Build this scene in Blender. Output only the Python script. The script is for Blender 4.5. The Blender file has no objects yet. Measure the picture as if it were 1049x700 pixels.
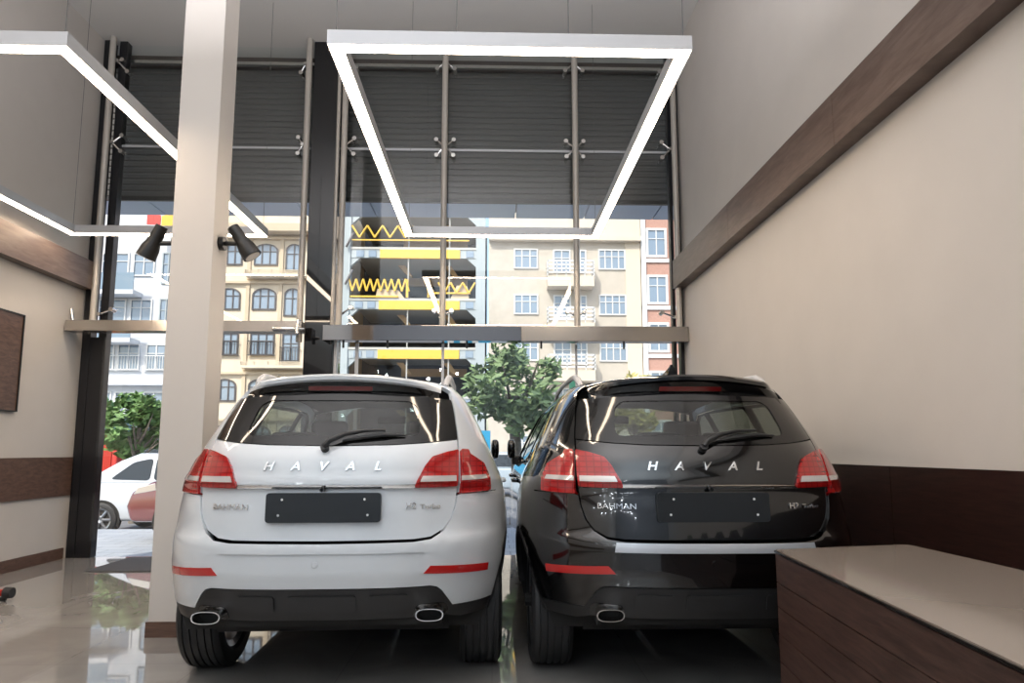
import bpy, bmesh, math, random
import numpy as np
from mathutils import Vector, Matrix, geometry
random.seed(7)
scene = bpy.context.scene
col = scene.collection
PI = math.pi
R = math.radians

# ------------------------------------------------------------------ materials
def _mat(name):
    m = bpy.data.materials.new(name); m.use_nodes = True
    nt = m.node_tree
    b = nt.nodes['Principled BSDF']
    return m, nt, b

def pmat(name, c, rough=.5, metal=0., spec=.5, coat=0., emit=None, es=0., noise=0., nscale=8., bump=0., bscale=60., stretch=None, coat_rough=.03):
    m, nt, b = _mat(name)
    b.inputs['Base Color'].default_value = (*c, 1)
    b.inputs['Roughness'].default_value = rough
    b.inputs['Metallic'].default_value = metal
    b.inputs['Specular IOR Level'].default_value = spec
    b.inputs['Coat Weight'].default_value = coat
    b.inputs['Coat Roughness'].default_value = coat_rough
    if emit:
        b.inputs['Emission Color'].default_value = (*emit, 1); b.inputs['Emission Strength'].default_value = es
    if noise or bump:
        tc = nt.nodes.new('ShaderNodeTexCoord'); mp = nt.nodes.new('ShaderNodeMapping')
        nt.links.new(tc.outputs['Object'], mp.inputs['Vector'])
        if stretch: mp.inputs['Scale'].default_value = stretch
        if noise:
            n = nt.nodes.new('ShaderNodeTexNoise'); n.inputs['Scale'].default_value = nscale; n.inputs['Detail'].default_value = 6
            nt.links.new(mp.outputs[0], n.inputs['Vector'])
            r = nt.nodes.new('ShaderNodeValToRGB')
            r.color_ramp.elements[0].color = (*[max(0, x*(1-noise)) for x in c], 1); r.color_ramp.elements[1].color = (*[min(1, x*(1+noise)) for x in c], 1)
            r.color_ramp.elements[0].position = .3; r.color_ramp.elements[1].position = .7
            nt.links.new(n.outputs['Fac'], r.inputs[0]); nt.links.new(r.outputs[0], b.inputs['Base Color'])
        if bump:
            n2 = nt.nodes.new('ShaderNodeTexNoise'); n2.inputs['Scale'].default_value = bscale
            nt.links.new(mp.outputs[0], n2.inputs['Vector'])
            bp = nt.nodes.new('ShaderNodeBump'); bp.inputs['Strength'].default_value = bump; bp.inputs['Distance'].default_value = .01
            nt.links.new(n2.outputs['Fac'], bp.inputs['Height']); nt.links.new(bp.outputs[0], b.inputs['Normal'])
    return m

def wood(name, c1, c2, rough=.45, scale=(1, 1, 14), spec=.4):
    m, nt, b = _mat(name)
    tc = nt.nodes.new('ShaderNodeTexCoord'); mp = nt.nodes.new('ShaderNodeMapping'); mp.inputs['Scale'].default_value = scale
    nt.links.new(tc.outputs['Object'], mp.inputs['Vector'])
    n = nt.nodes.new('ShaderNodeTexNoise'); n.inputs['Scale'].default_value = 3.2; n.inputs['Detail'].default_value = 9; n.inputs['Roughness'].default_value = .65
    n.inputs['Distortion'].default_value = .6
    nt.links.new(mp.outputs[0], n.inputs['Vector'])
    r = nt.nodes.new('ShaderNodeValToRGB'); r.color_ramp.elements[0].position = .34; r.color_ramp.elements[1].position = .68
    r.color_ramp.elements[0].color = (*c1, 1); r.color_ramp.elements[1].color = (*c2, 1)
    nt.links.new(n.outputs['Fac'], r.inputs[0]); nt.links.new(r.outputs[0], b.inputs['Base Color'])
    bp = nt.nodes.new('ShaderNodeBump'); bp.inputs['Strength'].default_value = .12; bp.inputs['Distance'].default_value = .004
    nt.links.new(n.outputs['Fac'], bp.inputs['Height']); nt.links.new(bp.outputs[0], b.inputs['Normal'])
    b.inputs['Roughness'].default_value = rough; b.inputs['Specular IOR Level'].default_value = spec
    return m

def glass(name, tint=(1, 1, 1), refl=1.6, f0=.04, rough=0.):
    """thin sheet: see-through with a Fresnel reflection that is the same from both sides"""
    m = bpy.data.materials.new(name); m.use_nodes = True
    nt = m.node_tree; nt.nodes.clear()
    out = nt.nodes.new('ShaderNodeOutputMaterial'); mix = nt.nodes.new('ShaderNodeMixShader')
    tr = nt.nodes.new('ShaderNodeBsdfTransparent'); gl = nt.nodes.new('ShaderNodeBsdfGlossy')
    tr.inputs[0].default_value = (*tint, 1); gl.inputs['Roughness'].default_value = rough
    lw = nt.nodes.new('ShaderNodeLayerWeight'); lw.inputs['Blend'].default_value = .5
    pw = nt.nodes.new('ShaderNodeMath'); pw.operation = 'POWER'; pw.inputs[1].default_value = 5
    ma = nt.nodes.new('ShaderNodeMath'); ma.operation = 'MULTIPLY_ADD'; ma.inputs[1].default_value = refl*(1-f0)*.6; ma.inputs[2].default_value = refl*f0
    ma.use_clamp = True
    nt.links.new(lw.outputs['Facing'], pw.inputs[0]); nt.links.new(pw.outputs[0], ma.inputs[0])
    nt.links.new(ma.outputs[0], mix.inputs[0]); nt.links.new(tr.outputs[0], mix.inputs[1]); nt.links.new(gl.outputs[0], mix.inputs[2])
    nt.links.new(mix.outputs[0], out.inputs[0])
    return m

def floor_mat():
    m, nt, b = _mat('polished_tile')
    tc = nt.nodes.new('ShaderNodeTexCoord')
    br = nt.nodes.new('ShaderNodeTexBrick'); br.offset = 0.; br.inputs['Scale'].default_value = 1.0
    br.inputs['Brick Width'].default_value = .8; br.inputs['Row Height'].default_value = .8; br.inputs['Mortar Size'].default_value = .002
    br.inputs['Color1'].default_value = (.27, .255, .238, 1); br.inputs['Color2'].default_value = (.258, .244, .228, 1); br.inputs['Mortar'].default_value = (.2, .19, .175, 1)
    nt.links.new(tc.outputs['Object'], br.inputs['Vector'])
    n = nt.nodes.new('ShaderNodeTexNoise'); n.inputs['Scale'].default_value = 1.7; n.inputs['Detail'].default_value = 8; n.inputs['Distortion'].default_value = 1.5
    nt.links.new(tc.outputs['Object'], n.inputs['Vector'])
    mx = nt.nodes.new('ShaderNodeMixRGB'); mx.blend_type = 'OVERLAY'; mx.inputs[0].default_value = .35
    nt.links.new(br.outputs['Color'], mx.inputs[1]); nt.links.new(n.outputs['Fac'], mx.inputs[2])
    nt.links.new(mx.outputs[0], b.inputs['Base Color'])
    b.inputs['Roughness'].default_value = .022; b.inputs['IOR'].default_value = 2.35
    return m

M = {}
def mats():
    M['wall'] = pmat('painted_plaster', (.585, .54, .495), .75, noise=.02, nscale=3)
    M['wall_back'] = pmat('back_wall_paint', (.30,.30,.31), .8)
    M['ceiling'] = pmat('ceiling_paint', (.70, .68, .65), .8)
    M['floor'] = floor_mat()
    M['brown'] = wood('brown_veneer', (.075, .04, .028), (.15, .085, .06), .42, (1, 3, 10))
    M['band'] = wood('grey_brown_veneer', (.10, .066, .052), (.17, .122, .10), .34, (1, 1.2, 8))
    M['wenge'] = wood('dark_wenge', (.012, .005, .004), (.036, .016, .012), .33, (1, 1.3, 16), .45)
    M['wenge_x'] = wood('dark_wenge_counter', (.030, .016, .013), (.085, .046, .037), .42, (1, 1.6, 17), .4)
    M['steel'] = pmat('brushed_steel', (.62, .60, .57), .22, 1.)
    M['steel_mirror'] = pmat('polished_steel', (.24,.22,.21), .05, 1.)
    M['steel_bar'] = pmat('satin_steel_bar', (.34,.31,.28), .18, .6)
    M['tube'] = pmat('steel_tube', (.48,.44,.39), .32, .2)
    M['blackframe'] = pmat('black_frame', (.012, .012, .014), .3)
    M['pillar'] = pmat('black_polished_stone', (.008, .008, .009), .03, spec=.6)
    M['glass'] = glass('clear_glass', (.95, .98, .97), 1.9)
    M['shutter'] = pmat('shutter_slat', (.070,.068,.065), .5, .2)
    M['shutter_box'] = pmat('shutter_box', (.05, .035, .028), .5)
    M['soffit'] = pmat('blue_grey_panel', (.50,.61,.76), .35)
    M['led'] = pmat('warm_led_diffuser', (1, 1, 1), .5, emit=(1., .81, .61), es=29.)
    M['alu'] = pmat('satin_aluminium', (.50, .50, .51), .4, .35)
    M['blackmetal'] = pmat('black_painted_metal', (.012, .011, .010), .35, .2)
    M['lens'] = pmat('lamp_lens', (.1, .09, .08), .1, emit=(1, .8, .6), es=.25)
    M['wire'] = pmat('wire', (.12, .12, .12), .5, .5)
    M['countertop'] = pmat('brown_back_painted_glass', (.25, .207, .172), .12, .0, spec=.6)
    M['glassedge'] = pmat('dark_glass_edge', (.015, .013, .012), .1)
    M['mat'] = pmat('grey_doormat', (.085, .085, .09), .9, noise=.3, nscale=90)
    M['redpaint'] = pmat('red_paint', (.45, .02, .015), .25, coat=.5)
    M['rubber'] = pmat('rubber', (.012, .012, .013), .55, bump=.15, bscale=120)
    # cars
    M['white_paint'] = pmat('white_car_paint', (.64, .67, .695), .3, coat=1.)
    M['black_paint'] = pmat('black_car_paint', (.002, .002, .0023), .12, coat=1.)
    M['gloss_black'] = pmat('gloss_black', (.006, .006, .006), .06, spec=.5)
    M['plastic'] = pmat('black_plastic', (.016, .0155, .016), .5, bump=.06, bscale=400)
    M['plastic2'] = pmat('dark_plate_plastic', (.012, .015, .018), .35)
    M['chrome'] = pmat('chrome', (.8, .8, .8), .05, 1.)
    M['tint'] = glass('tinted_car_glass', (.42, .47, .44), 1.5)
    M['rear_tint'] = glass('tinted_rear_glass', (.44, .48, .45), 1.6)
    M['interior'] = pmat('dark_interior', (.012, .011, .010), .8)
    M['muffler'] = pmat('dull_muffler_steel', (.10,.10,.10), .4, .6)
    M['seat'] = pmat('dark_seat_fabric', (.03, .027, .025), .8)
    M['silver'] = pmat('silver_sill_plate', (.62, .64, .67), .3, .5)
    M['alloy'] = pmat('alloy_rim', (.35, .35, .36), .28, .85)
    M['white_screw'] = pmat('white_screw', (.85, .85, .85), .3)
    M['reflector'] = pmat('red_reflector', (.42, .012, .012), .12, coat=1., emit=(.5, .01, .01), es=.08)
    M['revlamp'] = pmat('clear_reversing_lens', (.62, .58, .56), .12, .3, coat=1.)
    # red lamp with a brick-like cell pattern
    m, nt, b = _mat('red_lamp_lens')
    tc = nt.nodes.new('ShaderNodeTexCoord'); mp = nt.nodes.new('ShaderNodeMapping'); mp.inputs['Rotation'].default_value = (R(90), 0, 0)
    br = nt.nodes.new('ShaderNodeTexBrick'); br.offset = .0; br.inputs['Scale'].default_value = 1.; br.inputs['Brick Width'].default_value = .034; br.inputs['Row Height'].default_value = .026
    br.inputs['Mortar Size'].default_value = .0035; br.inputs['Mortar Smooth'].default_value = .5
    br.inputs['Color1'].default_value = (.42, .011, .010, 1); br.inputs['Color2'].default_value = (.36, .009, .009, 1); br.inputs['Mortar'].default_value = (.24, .005, .005, 1)
    nt.links.new(tc.outputs['Object'], mp.inputs[0]); nt.links.new(mp.outputs[0], br.inputs['Vector']); nt.links.new(br.outputs['Color'], b.inputs['Base Color'])
    nt.links.new(br.outputs['Color'], b.inputs['Emission Color']); b.inputs['Emission Strength'].default_value = .10
    b.inputs['Roughness'].default_value = .15; b.inputs['Coat Weight'].default_value = 1.
    M['lamp'] = m
    M['lampdark'] = pmat('dark_red_lamp_rim', (.10, .004, .004), .1, coat=1.)
    M['brakelight'] = pmat('dark_red_brake_light', (.11, .006, .006), .15, coat=1.)
mats()

# ------------------------------------------------------------------ mesh helpers
class MB:
    def __init__(self): self.v = []; self.f = []
    def add(self, vs, fs):
        o = len(self.v); self.v += [tuple(p) for p in vs]; self.f += [tuple(i+o for i in f) for f in fs]; return self
    def box(self, lo, hi):
        x0, y0, z0 = lo; x1, y1, z1 = hi
        return self.add([(x0,y0,z0),(x1,y0,z0),(x1,y1,z0),(x0,y1,z0),(x0,y0,z1),(x1,y0,z1),(x1,y1,z1),(x0,y1,z1)],
                        [(0,3,2,1),(4,5,6,7),(0,1,5,4),(1,2,6,5),(2,3,7,6),(3,0,4,7)])
    def quad(self, a, b, c, d): return self.add([a,b,c,d], [(0,1,2,3)])
    def tube(self, pts, r, n=12, caps=True):
        pts = [Vector(p) for p in pts]; rs = r if isinstance(r, (list, tuple)) else [r]*len(pts)
        vs = []; fs = []
        ref = None
        for i, p in enumerate(pts):
            t = (pts[min(i+1, len(pts)-1)] - pts[max(i-1, 0)]).normalized()
            if ref is None: ref = t.orthogonal().normalized()
            else: ref = (ref - t*ref.dot(t)).normalized()
            b = t.cross(ref)
            for k in range(n):
                a = 2*PI*k/n; vs.append(p + (ref*math.cos(a) + b*math.sin(a))*rs[i])
        for i in range(len(pts)-1):
            for k in range(n):
                k2 = (k+1) % n; fs.append((i*n+k, i*n+k2, (i+1)*n+k2, (i+1)*n+k))
        if caps: fs.append(tuple(range(n-1, -1, -1))); fs.append(tuple((len(pts)-1)*n+k for k in range(n)))
        return self.add(vs, fs)
    def lathe(self, prof, n=48, axis='x', c=(0,0,0), closed=False):
        """prof: (along axis, radius)"""
        vs = []; fs = []
        for a, r in prof:
            for k in range(n):
                t = 2*PI*k/n; p, q = r*math.cos(t), r*math.sin(t)
                vs.append({'x':(c[0]+a, c[1]+p, c[2]+q), 'y':(c[0]+q, c[1]+a, c[2]+p), 'z':(c[0]+p, c[1]+q, c[2]+a)}[axis])
        m = len(prof)
        for i in range(m if closed else m-1):
            j = (i+1) % m
            for k in range(n):
                k2 = (k+1) % n; fs.append((i*n+k, i*n+k2, j*n+k2, j*n+k))
        return self.add(vs, fs)
    def prism(self, poly, ax, a, b):
        """extrude a 2D polygon between a and b along axis ax ('x': poly=(y,z), 'y': poly=(x,z), 'z': poly=(x,y))"""
        f = {'x': lambda p, t: (t, p[0], p[1]), 'y': lambda p, t: (p[0], t, p[1]), 'z': lambda p, t: (p[0], p[1], t)}[ax]
        n = len(poly); vs = [f(p, a) for p in poly] + [f(p, b) for p in poly]
        fs = [tuple(range(n)), tuple(range(2*n-1, n-1, -1))] + [(i, i+n, (i+1) % n+n, (i+1) % n) for i in range(n)]
        return self.add(vs, fs)
    def build(self, name, mat, parent=None, smooth=None, bevel=0, seg=2, fix=True, kind=None):
        me = bpy.data.meshes.new(name)
        bm = bmesh.new(); vs = [bm.verts.new(p) for p in self.v]
        for f in self.f:
            try: bm.faces.new([vs[i] for i in f])
            except ValueError: pass
        if fix: bmesh.ops.recalc_face_normals(bm, faces=bm.faces[:])
        if bevel:
            es = [e for e in bm.edges if len(e.link_faces) == 2 and e.calc_face_angle(0) > .6]
            bmesh.ops.bevel(bm, geom=es, offset=bevel, segments=seg, affect='EDGES', profile=.5, clamp_overlap=True)
        if smooth is not None:
            for f in bm.faces: f.smooth = True
            for e in bm.edges:
                if len(e.link_faces) == 2 and e.calc_face_angle(0) > R(smooth): e.smooth = False
        bm.to_mesh(me); bm.free()
        me.materials.append(mat)
        o = bpy.data.objects.new(name, me); col.objects.link(o)
        if parent: o.parent = parent
        if kind: o['kind'] = kind
        return o

def tag(o, label=None, cat=None, group=None, kind=None):
    if label: o['label'] = label
    if cat: o['category'] = cat
    if group: o['group'] = group
    if kind: o['kind'] = kind
    return o
def empty(name, loc=(0,0,0), rz=0, parent=None):
    o = bpy.data.objects.new(name, None); col.objects.link(o); o.location = loc; o.rotation_euler = (0,0,rz)
    o.empty_display_size = .1
    if parent: o.parent = parent
    return o
def bx(lo, hi): return MB().box(lo, hi)
def copy_tree(o, parent=None):
    c = o.copy(); col.objects.link(c)
    if parent: c.parent = parent
    for ch in list(o.children): copy_tree(ch, c)
    return c
def fillet(pts, r, n=5):
    out = []; m = len(pts)
    for i in range(m):
        p0, p, p1 = Vector(pts[i-1]), Vector(pts[i]), Vector(pts[(i+1) % m])
        a = p0-p; b = p1-p; d = min(r, a.length*.45, b.length*.45)
        A = p+a.normalized()*d; B = p+b.normalized()*d
        for k in range(n+1):
            t = k/n; out.append(tuple(A*(1-t)**2 + p*2*t*(1-t) + B*t*t))
    return out
def pchip(tab):
    xs = [a for a, _ in tab]; ys = [b for _, b in tab]; n = len(xs)
    h = [xs[i+1]-xs[i] for i in range(n-1)]; d = [(ys[i+1]-ys[i])/h[i] for i in range(n-1)]
    m = [0]*n; m[0] = d[0]; m[-1] = d[-1]
    for i in range(1, n-1):
        if d[i-1]*d[i] > 0:
            w1 = 2*h[i]+h[i-1]; w2 = h[i]+2*h[i-1]; m[i] = (w1+w2)/(w1/d[i-1]+w2/d[i])
    def f(x):
        if x <= xs[0]: return ys[0]+m[0]*(x-xs[0])
        if x >= xs[-1]: return ys[-1]+m[-1]*(x-xs[-1])
        i = 0
        while x > xs[i+1]: i += 1
        t = (x-xs[i])/h[i]
        return ys[i]*(1+2*t)*(1-t)**2 + h[i]*m[i]*t*(1-t)**2 + ys[i+1]*t*t*(3-2*t) + h[i]*m[i+1]*t*t*(t-1)
    return f
# ------------------------------------------------------------------ the two showroom cars
# car space: x right, y forward from the rearmost point of the bumper, z up
NN, MM = 3.2, 3.0
YC, YFC = 1.15, 3.2
Wz = pchip([(.20,.84),(.30,.865),(.40,.885),(.55,.902),(.67,.907),(.76,.904),(.86,.898),(.95,.886),(1.02,.868),(1.08,.842),(1.2,.792),(1.35,.722),(1.45,.667),(1.53,.602),(1.57,.54)])
YRb = pchip([(.20,.16),(.34,.11),(.38,.075),(.44,.045),(.54,.018),(.62,.0),(.70,.0),(.745,.006),(.80,.045),(.88,.062),(.97,.082),(1.05,.092)])
YRt = pchip([(.60,.06),(.74,.060),(.80,.066),(.90,.078),(.985,.094),(1.012,.076),(1.05,.090),(1.12,.110),(1.195,.150),(1.235,.182),(1.43,.345),(1.5,.40),(1.58,.47)])
YF = pchip([(.2,4.22),(.35,4.28),(.5,4.335),(.65,4.33),(.75,4.30),(.85,4.22),(.92,4.12),(1.1,3.9)])
_ts = [i/400*PI/2 for i in range(401)]
_xs = [(.905*math.sin(t)**(2/NN), 1.15-1.1*max(0, math.cos(t))**(2/MM)) for t in _ts]
_us = [0.]
for i in range(400): _us.append(_us[-1]+math.dist(_xs[i], _xs[i+1]))
UC = _us[-1]; UF = UC+(YFC-YC); UE = UF+UC
_usa = np.array(_us); _tsa = np.array(_ts)
def th_of_u(u): return float(np.interp(u, _usa, _tsa))
def u_of_th(t): return float(np.interp(t, _tsa, _usa))
def mk_surf(YR):
    def S(u, z):
        s = 1 if u >= 0 else -1; a = abs(u); w = Wz(z)
        if a <= UC:
            t = th_of_u(a); x = w*math.sin(t)**(2/NN) if t > 0 else 0; y = YC-(YC-YR(z))*max(0., math.cos(t))**(2/MM)
        elif a <= UF: x = w; y = YC+a-UC
        else:
            t = th_of_u(max(0., UE-a)); x = w*(math.sin(t)**(2/NN) if t > 0 else 0); y = YFC+(YF(z)-YFC)*max(0., math.cos(t))**(2/MM)
        return Vector((s*x, y, z))
    S.YR = YR
    return S
SB, ST = mk_surf(YRb), mk_surf(YRt)
def ux(x, z, S=ST):
    s = 1 if x >= 0 else -1; q = min(1., abs(x)/Wz(z)); return s*u_of_th(math.asin(q**(NN/2)))
def uy(y, z, S=ST):
    if y <= YC:
        q = min(1., max(0., (YC-y)/(YC-S.YR(z)))); return u_of_th(math.acos(q**(MM/2)))
    if y <= YFC: return UC+y-YC
    q = min(1., max(0., (y-YFC)/(YF(z)-YFC))); return UE-u_of_th(math.acos(q**(MM/2)))
def ufx(x, z):  # front face
    q = min(1., abs(x)/Wz(z)); return UE-u_of_th(math.asin(q**(NN/2)))
def UZ(pts, S=ST):
    """('x',x,z) on the rear, ('y',y,z) on the right side, ('f',x,z) on the front"""
    out = []
    for k, a, z in pts: out.append(({'x': lambda: ux(a, z, S), 'y': lambda: uy(a, z, S), 'f': lambda: ufx(a, z)}[k](), z))
    return out
ZT = pchip([(.36,1.566),(.5,1.581),(.8,1.597),(1.3,1.606),(1.7,1.606),(2.1,1.597),(2.4,1.578),(2.65,1.548),(2.8,1.52)])
def SR(x, y): return Vector((x, y, ZT(y)-.17*x*x))
def xe(y):
    z = ZT(y)-.052; return abs(ST(uy(y, z), z).x)
def SWS(x, t):  # windscreen: t 0 (cowl) .. 1 (header)
    y = 3.17+(2.62-3.17)*t - .16*(x/.7)**2*(1-.3*t); z = 1.03+(1.545-1.03)*t - .03*x*x
    return Vector((x, y, z))
def SH(x, y):   # bonnet
    return Vector((x, y, 1.015-.10*((y-3.1)/1.05)**2 - .06*(x/.75)**2 + .012*math.exp(-((abs(x)-.45)/.08)**2)))

def inside(p, poly):
    x, y = p; c = False; j = len(poly)-1
    for i in range(len(poly)):
        xi, yi = poly[i]; xj, yj = poly[j]
        if (yi > y) != (yj > y) and x < (xj-xi)*(y-yi)/(yj-yi)+xi: c = not c
        j = i
    return c
def dens(poly, sp):
    out = []
    for i in range(len(poly)):
        a, b = Vector(poly[i][:2]), Vector(poly[(i+1) % len(poly)][:2]); n = max(1, int(math.ceil((b-a).length/sp)))
        out += [tuple(a.lerp(b, k/n)) for k in range(n)]
    return out
def clean(poly):
    out = []
    for p in poly:
        if not out or math.dist(p, out[-1]) > 1e-4: out.append(tuple(p[:2]))
    if math.dist(out[0], out[-1]) < 1e-4: out.pop()
    a = sum(out[i-1][0]*out[i][1]-out[i][0]*out[i-1][1] for i in range(len(out)))
    return out if a > 0 else out[::-1]

def patch(name, poly, S, mat, parent, off=0., flange=.02, sp=.035, holes=(), scale=(1, 1), ret=False):
    """a curved panel: 2D outline triangulated and laid on the surface S, with its edges turned in"""
    poly = clean(poly); loops = [dens(poly, sp*.7)] + [dens(clean(h), sp*.5)[::-1] for h in holes]
    pts = []; edges = []
    for lp in loops:
        o = len(pts); pts += lp; edges += [(o+i, o+(i+1) % len(lp)) for i in range(len(lp))]
    B = np.array(pts)
    us = [p[0] for p in poly]; zs = [p[1] for p in poly]
    inner = []
    nz = max(1, int((max(zs)-min(zs))/sp)); nu = max(1, int((max(us)-min(us))/sp))
    for j in range(nz+1):
        z = min(zs)+(j+.5)*sp
        for i in range(nu+1):
            u = min(us)+(i+.5+(.5 if j % 2 else 0))*sp
            if inside((u, z), loops[0]) and not any(inside((u, z), l) for l in loops[1:]):
                if np.min((B[:, 0]-u)**2+(B[:, 1]-z)**2) > (.55*sp)**2: inner.append((u, z))
    r = geometry.delaunay_2d_cdt([Vector(p) for p in pts+inner], edges, [], 0, 1e-6)
    V2 = [tuple(v) for v in r[0]]
    tri = []
    for f in r[2]:
        c = (sum(V2[i][0] for i in f)/3, sum(V2[i][1] for i in f)/3)
        if inside(c, loops[0]) and not any(inside(c, l) for l in loops[1:]):
            a, b, d = (V2[i] for i in f)
            if abs((b[0]-a[0])*(d[1]-a[1])-(d[0]-a[0])*(b[1]-a[1])) < 1e-9: continue
            tri.append(tuple(f))
    def PN(u, z):
        e = 2e-3; p = S(u, z); n = (S(u+e, z)-S(u-e, z)).cross(S(u, z+e)-S(u, z-e)); n.normalize()
        return p+n*off, n
    cache = {}
    def g(p):
        k = (round(p[0], 6), round(p[1], 6))
        if k not in cache: cache[k] = PN(*p)
        return cache[k]
    vs = []; ns = []
    for p in V2: q, n = g(p); vs.append(q); ns.append(n)
    faces = list(tri); lnorm = [[ns[i] for i in f] for f in tri]
    if flange:
        for lp in loops:
            for i in range(len(lp)):
                (a, na), (b, nb) = g(lp[i]), g(lp[(i+1) % len(lp)])
                o = len(vs); vs += [a, b, b-nb*flange, a-na*flange]
                fn = (a-b).cross(a-na*flange-a); fn = -fn if False else fn
                fn.normalize(); faces.append((o+1, o, o+3, o+2)); lnorm.append([fn]*4)
    me = bpy.data.meshes.new(name); me.from_pydata([tuple(v) for v in vs], [], faces)
    me.polygons.foreach_set('use_smooth', [True]*len(me.polygons))
    flat = []
    for poly_, l in zip(me.polygons, lnorm): flat += [tuple(n) for n in l]
    me.update()
    me.normals_split_custom_set(flat)
    me.materials.append(mat)
    o = bpy.data.objects.new(name, me); col.objects.link(o)
    if parent: o.parent = parent
    return o
def mir(poly): return [(-u, z) for u, z in poly][::-1]
def sym(half):
    """right half outline from bottom centre to top centre -> whole outline"""
    return half + [(-u, z) for u, z in half[::-1]]

def text_on(name, s, size, x, z, mat, parent, S=ST, shear=0., spacing=1., sx=1., off=.002, depth=.0025, bold=0.):
    cu = bpy.data.curves.new(name, 'FONT'); cu.body = s; cu.size = size; cu.align_x = 'CENTER'; cu.align_y = 'CENTER'; cu.shear = shear
    cu.space_character = spacing; cu.extrude = depth; cu.offset = bold; cu.resolution_u = 3
    t = bpy.data.objects.new(name, cu); col.objects.link(t)
    bpy.context.view_layer.update()
    me = bpy.data.meshes.new_from_object(t.evaluated_get(bpy.context.evaluated_depsgraph_get()))
    col.objects.unlink(t); bpy.data.objects.remove(t)
    for v in me.vertices:
        X = x+v.co.x*sx; Z = z+v.co.y; u = ux(X, Z); e = 2e-3
        p = S(u, Z); n = (S(u+e, Z)-S(u-e, Z)).cross(S(u, Z+e)-S(u, Z-e)).normalized()
        v.co = p+n*(off+depth+v.co.z)
    me.materials.clear(); me.materials.append(mat)
    o = bpy.data.objects.new(name, me); col.objects.link(o); o.parent = parent
    return o

ARCR = .405
def arc(yc, z, r, a0, a1, n=14): return [(yc+r*math.cos(R(a0+(a1-a0)*k/n)), z+r*math.sin(R(a0+(a1-a0)*k/n))) for k in range(n+1)]

def make_wheel(parent, x, y, side):
    """x: outer face position, side +1 right / -1 left"""
    w = empty('wheel', (x, y, .338), 0, parent)
    s = side; TW = .225
    prof = [(-.02,.235),(-.004,.25),(0,.29),(-.006,.318),(-.020,.333)]
    g = [.045, .082, .118, .155, .190]
    a = .020
    for gx in g:
        prof += [(-(gx-.005), .338), (-(gx-.004), .329), (-(gx+.004), .329), (-(gx+.005), .338)]
    prof += [(-(TW-.018),.333),(-(TW-.005),.318),(-TW,.29),(-(TW-.004),.25),(-(TW-.02),.235)]
    MB().lathe([(s*p, r) for p, r in prof], 72, 'x').build('tire', M['rubber'], w, smooth=30)
    m = MB().lathe([(s*p, r) for p, r in [(-.012,.236),(-.03,.222),(-.10,.205),(-.19,.205),(-.205,.236)]], 48, 'x')
    for k in range(5):
        a = 2*PI*k/5
        def pt(ang, r, d): return (s*d, r*math.cos(ang), r*math.sin(ang))
        vs = [pt(a-.42,.055,-.03),pt(a+.42,.055,-.03),pt(a+.20,.226,-.018),pt(a-.20,.226,-.018),pt(a-.42,.055,-.07),pt(a+.42,.055,-.07),pt(a+.20,.226,-.06),pt(a-.20,.226,-.06)]
        m.add(vs, [(0,1,2,3),(4,7,6,5),(0,4,5,1),(1,5,6,2),(2,6,7,3),(3,7,4,0)])
    m.lathe([(s*p, r) for p, r in [(-.02,.0),(-.02,.05),(-.03,.062),(-.08,.062),(-.09,.0)]], 24, 'x')
    m.build('rim', M['alloy'], w, smooth=35)
    MB().lathe([(s*p, r) for p, r in [(-.10,.0),(-.10,.15),(-.125,.15),(-.125,.0)]], 32, 'x').build('brake_disc', M['steel'], w, smooth=35)
    return w

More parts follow.
